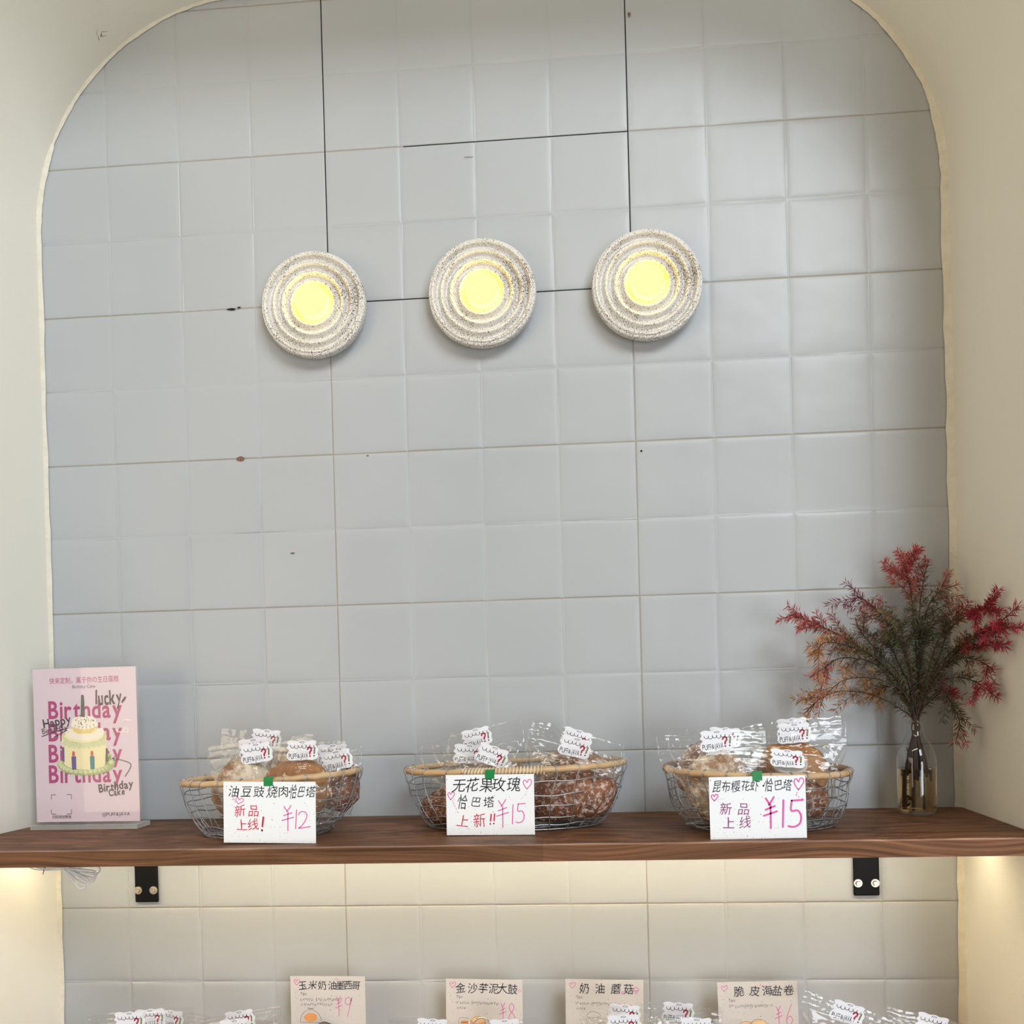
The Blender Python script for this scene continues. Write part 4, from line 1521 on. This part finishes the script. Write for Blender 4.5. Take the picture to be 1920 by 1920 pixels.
i.build('cake_picture', [M_c_yellow, M_c_green, M_c_moss, M_c_white, M_c_amber, M_c_violet, M_c_teal, M_c_flame, M_c_dark], post)
i = Ink(-0.0007)
i.stroke([(fx(1080, 710), fz(705)), (fx(1120, 698), fz(698)), (fx(1160, 705), fz(705))], 9 * sw)
i.stroke([(fx(1010, 800), fz(800)), (fx(1050, 820), fz(822)), (fx(1090, 810), fz(810))], 9 * sw)
i.stroke([(fx(1112, 770), fz(770)), (fx(1090, 810), fz(805)), (fx(1115, 830), fz(830)), (fx(1135, 805), fz(805)), (fx(1112, 770), fz(770))], 9 * sw)
i.build('cream_squiggle', M_c_white, post)

# ------------------------------------------------------------------ bottle and sprigs
BX, BY = 1.0945, -0.0860
bot = thing('glass_bottle', 'small clear glass bottle of brown water at the right end of the shelf', 'bottle', (BX, BY, ZS))
prof = [(0.0, 0.0008), (0.027, 0.0008), (0.0305, 0.003), (0.0335, 0.010), (0.0352, 0.030), (0.0355, 0.070), (0.0352, 0.094), (0.0338, 0.106), (0.0300, 0.119), (0.0235, 0.132), (0.0175, 0.143), (0.0142, 0.153), (0.0130, 0.163), (0.0132, 0.1665), (0.0148, 0.1675), (0.0152, 0.1700), (0.0148, 0.1722), (0.0125, 0.1725)]
b = MB()
b.lathe(smoothpts(prof, 3), 48, 'Z')
b.build('glass_wall', M_glass, bot, smooth=True)
b = MB()
wz = 0.0835
wp = [(0.0, 0.0060), (0.024, 0.0060), (0.0285, 0.0075), (0.0315, 0.0125), (0.0330, 0.030), (0.0333, 0.060), (0.0333, wz), (0.0, wz)]
b.lathe(wp, 48, 'Z')
wo = b.build('water', M_water, bot, smooth=False)
wo['label'] = 'tea brown water'

SPR = [[(1.0953, -0.09, 1.4678), (1.0674, -0.099, 1.5346), (1.0182, -0.1081, 1.5878), (0.9609, -0.1171, 1.6273), (0.9089, -0.1262, 1.6529), (0.8623, -0.1352, 1.6701)],
 [(1.0953, -0.09, 1.4678), (1.0615, -0.1018, 1.5429), (1.0115, -0.1137, 1.5933), (0.9586, -0.1255, 1.6135), (0.9215, -0.1373, 1.6169), (0.9026, -0.1492, 1.5957)],
 [(1.0953, -0.09, 1.4678), (1.0629, -0.0957, 1.5264), (1.0197, -0.1014, 1.5769), (0.9598, -0.107, 1.5894), (0.9259, -0.1127, 1.5712), (0.8989, -0.1184, 1.5555)],
 [(1.0953, -0.09, 1.4678), (1.0712, -0.092, 1.4904), (1.0204, -0.094, 1.5192), (0.9637, -0.096, 1.5289), (0.9225, -0.098, 1.5162), (0.8901, -0.1, 1.4871)],
 [(1.0953, -0.09, 1.4678), (1.0714, -0.1026, 1.5208), (1.0364, -0.1152, 1.5437), (0.9962, -0.1278, 1.5529), (0.9534, -0.1404, 1.5487), (0.9211, -0.153, 1.5256)],
 [(1.0953, -0.09, 1.4678), (1.0848, -0.0956, 1.5478), (1.0634, -0.1011, 1.6194), (1.0362, -0.1067, 1.6609), (1.0113, -0.1123, 1.6859), (0.9785, -0.1178, 1.7055)],
 [(1.0953, -0.09, 1.4678), (1.1004, -0.0847, 1.5611), (1.0974, -0.0794, 1.6523), (1.095, -0.0742, 1.7135), (1.0893, -0.0689, 1.7474), (1.0857, -0.0636, 1.7815)],
 [(1.0953, -0.09, 1.4678), (1.1007, -0.0872, 1.5473), (1.1048, -0.0844, 1.6298), (1.1097, -0.0816, 1.6904), (1.1183, -0.0788, 1.7344), (1.1279, -0.076, 1.7647)],
 [(1.0953, -0.09, 1.4678), (1.1037, -0.0879, 1.5747), (1.111, -0.0859, 1.6295), (1.1235, -0.0838, 1.6815), (1.1488, -0.0817, 1.7083), (1.1791, -0.0797, 1.7185)],
 [(1.0953, -0.09, 1.4678), (1.1102, -0.0993, 1.5471), (1.1298, -0.1087, 1.6145), (1.1588, -0.118, 1.6457), (1.1833, -0.1594, 1.6665), (1.1834, -0.2567, 1.6553)],
 [(1.0953, -0.09, 1.4678), (1.1173, -0.0927, 1.5332), (1.1492, -0.0955, 1.5761), (1.1828, -0.1222, 1.6152), (1.1826, -0.2449, 1.631), (1.1833, -0.3436, 1.6265)],
 [(1.0953, -0.09, 1.4678), (1.1182, -0.0982, 1.5332), (1.1455, -0.1064, 1.5734), (1.1746, -0.1146, 1.5941), (1.1848, -0.1788, 1.6028), (1.1823, -0.2749, 1.6026)],
 [(1.0953, -0.09, 1.4678), (1.1149, -0.1004, 1.5361), (1.1413, -0.1107, 1.5707), (1.1694, -0.1211, 1.5833), (1.1823, -0.1635, 1.577), (1.1826, -0.2219, 1.561)],
 [(1.0953, -0.09, 1.4678), (1.1087, -0.1018, 1.5144), (1.1318, -0.1135, 1.5412), (1.162, -0.1253, 1.5486), (1.1827, -0.1531, 1.5375), (1.1843, -0.2369, 1.513)],
 [(1.0953, -0.09, 1.4678), (1.1118, -0.0995, 1.5061), (1.1357, -0.109, 1.5275), (1.1477, -0.1185, 1.503), (1.158, -0.128, 1.4708), (1.1473, -0.1375, 1.4314)],
 [(1.0953, -0.09, 1.4678), (1.0884, -0.0845, 1.5614), (1.0699, -0.079, 1.62), (1.0506, -0.0736, 1.6485), (1.0334, -0.0681, 1.6604), (1.0172, -0.0626, 1.6598)],
 [(1.0953, -0.09, 1.4678), (1.0714, -0.0866, 1.5481), (1.0411, -0.0832, 1.5876), (1.0184, -0.0798, 1.6159), (1.0022, -0.0764, 1.6387), (0.9942, -0.073, 1.6641)],
 [(1.0953, -0.09, 1.4678), (1.0844, -0.0871, 1.534), (1.0674, -0.0841, 1.5758), (1.0582, -0.0812, 1.6037), (1.0527, -0.0782, 1.6205), (1.0416, -0.0753, 1.632)],
 [(1.0953, -0.09, 1.4678), (1.1075, -0.0872, 1.4921), (1.1247, -0.0844, 1.5082), (1.1393, -0.0816, 1.5187), (1.151, -0.0788, 1.5239), (1.1626, -0.076, 1.5222)],
 [(1.0953, -0.09, 1.4678), (1.1152, -0.0999, 1.5415), (1.1419, -0.1099, 1.5843), (1.1784, -0.1198, 1.6154), (1.1846, -0.2338, 1.6365), (1.1821, -0.3317, 1.6627)],
 [(1.0953, -0.09, 1.4678), (1.0868, -0.0975, 1.5477), (1.0751, -0.105, 1.5971), (1.0681, -0.1125, 1.6243), (1.0623, -0.12, 1.6404), (1.0566, -0.1275, 1.6564)],
 [(1.0953, -0.09, 1.4678), (1.1022, -0.0908, 1.5473), (1.1084, -0.0917, 1.5965), (1.1126, -0.0925, 1.6183), (1.1194, -0.0933, 1.6345), (1.1327, -0.0942, 1.6504)],
 [(1.0953, -0.09, 1.4678), (1.1216, -0.0886, 1.5468), (1.1418, -0.0873, 1.5956), (1.1536, -0.0859, 1.6283), (1.1653, -0.0845, 1.6554), (1.1849, -0.0832, 1.6768)],
 [(1.0953, -0.09, 1.4678), (1.0789, -0.0861, 1.5148), (1.0593, -0.0821, 1.5484), (1.0421, -0.0782, 1.571), (1.0274, -0.0742, 1.5881), (1.0017, -0.0703, 1.6056)],
 [(1.0953, -0.09, 1.4678), (1.0815, -0.0855, 1.5065), (1.0645, -0.081, 1.5261), (1.0498, -0.0766, 1.5348), (1.0402, -0.0721, 1.5322), (1.0316, -0.0676, 1.5156)]]
GREEN, DGREEN = (0.125, 0.112, 0.045), (0.050, 0.052, 0.024)
REDC, CRIM, ORNG, SALM, MAROON = (0.42, 0.055, 0.045), (0.40, 0.020, 0.055), (0.42, 0.17, 0.045), (0.52, 0.16, 0.11), (0.20, 0.020, 0.035)
# (start of the turn to tip colour, tip colour, bushiness, needle density, where needles begin, label)
SPI = [(0.62, REDC, 1.5, 1.3, .2, 'sprig arching furthest left with a dense red tip'),
       (0.55, ORNG, 1.0, 1.0, .2, 'orange and red sprig bending down just under the furthest left one'),
       (0.60, SALM, 0.9, 1.0, .2, 'sprig with a drooping salmon tip halfway down on the left'),
       (0.45, ORNG, 0.9, 0.9, .15, 'lowest left sprig arching down to the rightmost bag'),
       (0.55, ORNG, 0.8, 0.8, .2, 'green sprig lying almost level on the left above the lowest arch'),
       (0.66, MAROON, 1.0, 0.9, .3, 'sprig with a loose maroon tip at the upper left'),
       (0.50, REDC, 1.7, 1.7, .2, 'tallest upright sprig with a thick red top'),
       (0.80, MAROON, 0.7, 0.6, .2, 'thin sprig with a curled maroon tip right of the tallest one'),
       (0.70, SALM, 1.0, 1.0, .2, 'sprig with a salmon tip reaching up to the right corner'),
       (0.60, CRIM, 1.6, 1.6, .2, 'crimson topped sprig bending over toward the right wall'),
       (0.62, CRIM, 1.1, 1.1, .25, 'crimson sprig reaching furthest right along the wall'),
       (0.60, CRIM, 1.2, 1.2, .3, 'crimson sprig below the furthest right one'),
       (0.72, REDC, 0.7, 0.8, .3, 'sparse sprig with a red tip dipping at the middle right'),
       (0.75, CRIM, 0.8, 0.8, .3, 'bare looking dark sprig arching down to the lower right'),
       (0.85, REDC, 0.8, 0.9, .3, 'sprig hanging straight down on the right of the bottle neck'),
       (0.66, REDC, 1.1, 1.0, .25, 'sprig with a pinkish red tip at the left of centre'),
       (0.80, SALM, 0.8, 0.9, .3, 'short sprig with an orange red tip standing on the left arch'),
       (0.78, SALM, 1.0, 1.1, .15, 'short inner sprig with a salmon end in the middle left'),
       (0.50, CRIM, 0.9, 1.0, .1, 'shortest red sprig low on the right of the bottle neck'),
       (0.76, CRIM, 0.9, 0.8, .3, 'crimson sprig curving upward by the right wall'),
       (0.95, GREEN, 1.2, 1.3, .12, 'dark green inner sprig leaning left'),
       (0.95, SALM, 1.2, 1.3, .12, 'dark green inner sprig in the very centre'),
       (0.85, REDC, 1.1, 1.2, .15, 'dark green inner sprig with a few red needles leaning right'),
       (0.85, ORNG, 1.1, 1.2, .12, 'green inner sprig with orange needles on the left'),
       (0.72, ORNG, 0.8, 1.0, .12, 'pale orange tipped sprig hanging at the lower left')]


def sprig(path, turn, tip, bush, dens, start, label, seed):
    r = random.Random(seed)
    a0 = r.uniform(0, 6.28)
    # the cut end goes through the neck into the bottle
    ex, ey = 0.019 * math.cos(a0), 0.019 * math.sin(a0)
    bend = 0.006 * r.random()
    low_z = ZS + (0.012 if seed in (9, 12, 3, 17, 6) else r.uniform(0.060, 0.080))
    inn = [(BX + ex, BY + ey, low_z), (BX + ex * 0.8, BY + ey * 0.8, max(low_z + 0.02, ZS + 0.100)), (BX + ex * 0.25, BY + ey * 0.25, ZS + 0.145),
           (BX + ex * 0.22 , BY + ey * 0.22, ZS + 0.168)]
    main = [Vector(p) for p in smoothpts(inn + [tuple(p) for p in path[1:]], 6)]
    t = thing('leafy_sprig', label, 'sprig', tuple(main[0]), group='red and green sprigs in the bottle')
    org = main[0]
    sb = MB()
    n = len(main)
    sb.tube([p - org for p in main], [0.0019 * (1 - 0.75 * k / n) + 0.0003 for k in range(n)], 5)
    lv, lf, lc = [], [], []
    ctop = next(k for k, p in enumerate(main) if p.z > ZS + 0.170)

    def needle(p, d, L, col, w=0.00085):
        s = d.cross(Vector((r.uniform(-1, 1), r.uniform(-1, 1), r.uniform(-1, 1))))
        s = s.normalized() * w if s.length > 1e-4 else Vector((w, 0, 0))
        up = d.cross(s).normalized() * w * 0.5
        q = p + d * L * 0.45 + up
        e = p + d * L - Vector((0, 0, L * 0.08))
        if e.x > 1.199 or e.y > -0.004: return
        k = len(lv)
        lv.extend([tuple(p - org), tuple(q + s - org), tuple(e - org), tuple(q - s - org)])
        lf.append((k, k + 1, k + 2, k + 3))
        lc.append(col)

    def color(f):
        m = sst(turn - 0.18, turn + 0.22, f + r.uniform(-0.12, 0.12))
        base = [a + (b_ - a) * r.random() for a, b_ in zip(DGREEN, GREEN)]
        if 0.15 < m < 0.75 and r.random() < 0.4: c_ = ORNG
        else: c_ = tip
        k = r.uniform(0.7, 1.25)
        return [min(1, (a + (b_ - a) * m) * k) for a, b_ in zip(base, c_)]

    def clothe(pts, f0, f1, step, ln):
        acc = 0.0
        for k in range(len(pts) - 1):
            a, b_ = pts[k], pts[k + 1]
            d = b_ - a
            l = d.length
            if l < 1e-6: continue
            dn = d / l
            acc += l
            while acc > step:
                acc -= step
                p = a + dn * r.uniform(0, l)
                rad = Vector((r.gauss(0, 1), r.gauss(0, 1), r.gauss(0, 1)))
                rad = (rad - dn * rad.dot(dn)).normalized()
                f = f0 + (f1 - f0) * k / len(pts)
                nd = (rad * 0.85 + dn * r.uniform(0.35, 0.75)).normalized()
                needle(p, nd, ln * r.uniform(0.7, 1.2), color(f))

    arc = main[ctop:]
    m = len(arc)
    s0 = int(m * start * 0.45)
    clothe(arc[s0:], start * 0.5, 1.0, 0.00092 / dens, 0.0165)
    # side twigs
    nt_ = int(7 * bush)
    for q in range(nt_):
        f = r.uniform(max(0.42, start), 0.97)
        k = int(f * (m - 2))
        p = arc[k]
        dn = (arc[k + 1] - arc[k]).normalized()
        rad = Vector((r.gauss(0, 1), r.gauss(0, 0.55), r.gauss(0, 1)))
        rad = (rad - dn * rad.dot(dn)).normalized()
        L = r.uniform(0.028, 0.055) * (0.75 + 0.35 * bush)
        tw = [p + (dn * 0.75 + rad * 0.62).normalized() * L * s_ + Vector((0, 0, -0.010 * s_ * s_ + 0.004 * s_)) for s_ in (0, .2, .4, .6, .8, 1)]
        if max(p_.x for p_ in tw) > 1.192 or max(p_.y for p_ in tw) > -0.012: continue
        sb.tube([p_ - org for p_ in tw], [0.0008, .0007, .0006, .0005, .0004, .0003], 4)
        clothe(tw, f, f + 0.14, 0.00088 / dens, 0.0150)
    # brown leaves stripped under water
    if seed in (9, 12, 3, 17):
        for q in range(9):
            k = r.randint(0, 8)
            a = r.uniform(0, 6.28)
            p = main[k]
            d = Vector((-math.copysign(0.6, ex) * r.random() + 0.3 * math.cos(a), 0.5 * math.sin(a), 0.9)).normalized()
            e = p + d * 0.016
            if math.hypot(e.x - BX, e.y - BY) < 0.031:
                needle(p, d, 0.016, (0.05, 0.02, 0.015), 0.0016)
    sb.build('stem', M_stem, t, smooth=True)
    me = bpy.data.meshes.new('leaves')
    me.from_pydata(lv, [], lf)
    me.materials.append(M_leaf)
    at_ = me.attributes.new('leafcol', 'FLOAT_COLOR', 'FACE')
    flat = []
    for c_ in lc: flat += [c_[0], c_[1], c_[2], 1.0]
    at_.data.foreach_set('color', flat)
    link('leaves', me, t)


for k, (pth, s_) in enumerate(zip(SPR, SPI)):
    sprig(pth, *s_, seed=k)

# ------------------------------------------------------------------ white cable bundle under the shelf
t = thing('cable_bundle', 'bundle of looped white cable hanging under the left end of the shelf', 'cable', (-0.4190, -0.300, 1.2555))
t.scale = (0.9, 0.9, 0.9)
b = MB()
CR = 0.0019
for (ex, ez, dy, spread) in ((0.037, -0.036, 0.0, 0.0070), (0.050, -0.028, -0.006, 0.0060), (0.060, -0.021, 0.005, 0.0055), (0.068, -0.011, -0.004, 0.0055), (0.072, -0.002, 0.003, 0.0060)):
    d = Vector((ex, 0, ez)).normalized()
    nrm = Vector((-d.z, 0, d.x))
    L = math.hypot(ex, ez)
    pts = [nrm * 0.0012]
    for q in range(1, 6): pts.append(d * L * 0.85 * q / 5 + nrm * (0.0012 + spread * math.sin(q / 5 * PI / 2)) + Vector((0, dy * q / 5, 0)))
    for q in range(1, 6):
        a = PI * q / 6
        pts.append(d * (L * 0.85 + spread * math.sin(a)) + nrm * (spread * math.cos(a)) + Vector((0, dy, 0)))
    for q in range(5, 0, -1): pts.append(d * L * 0.85 * q / 5 - nrm * (0.0012 + spread * math.sin(q / 5 * PI / 2)) + Vector((0, dy * q / 5, 0)))
    pts.append(-nrm * 0.0012)
    b.tube(smoothpts([tuple(p) for p in pts], 2), CR, 6)
b.tube(smoothpts([(0.004, 0.0, 0.001), (-0.018, 0.002, 0.003), (-0.040, 0.000, 0.0015), (-0.060, -0.012, 0.010), (-0.085, -0.022, 0.034), (-0.095, -0.026, 0.0375)], 5), 0.0014, 6)
b.tube(smoothpts([(0.004, 0.001, -0.001), (-0.020, 0.004, -0.001), (-0.045, 0.004, -0.0015), (-0.066, -0.010, 0.006), (-0.085, -0.022, 0.032), (-0.093, -0.026, 0.0375)], 5), 0.0014, 6)
b.tube(smoothpts([(0.0, 0.0, 0.0), (0.008, 0.002, 0.014), (0.010, 0.004, 0.032), (0.006, 0.006, 0.0405)], 5), CR, 6)
b.build('cable', M_cable, t, smooth=True)
b = MB()
b.tube([(-0.0445 + 0.0012 * math.sin(q), 0.003 + 0.0034 * math.cos(q), 0.0002 + 0.0034 * math.sin(q)) for q in [2 * PI * k / 12 for k in range(12)]], 0.0009, 5, True)
b.tube([(-0.0445, 0.0, -0.002), (-0.0455, -0.002, -0.009)], 0.0009, 5)
b.tube([(-0.0440, 0.0, 0.003), (-0.0420, -0.002, 0.008)], 0.0009, 5)
b.build('twist_tie', M_tie, t)
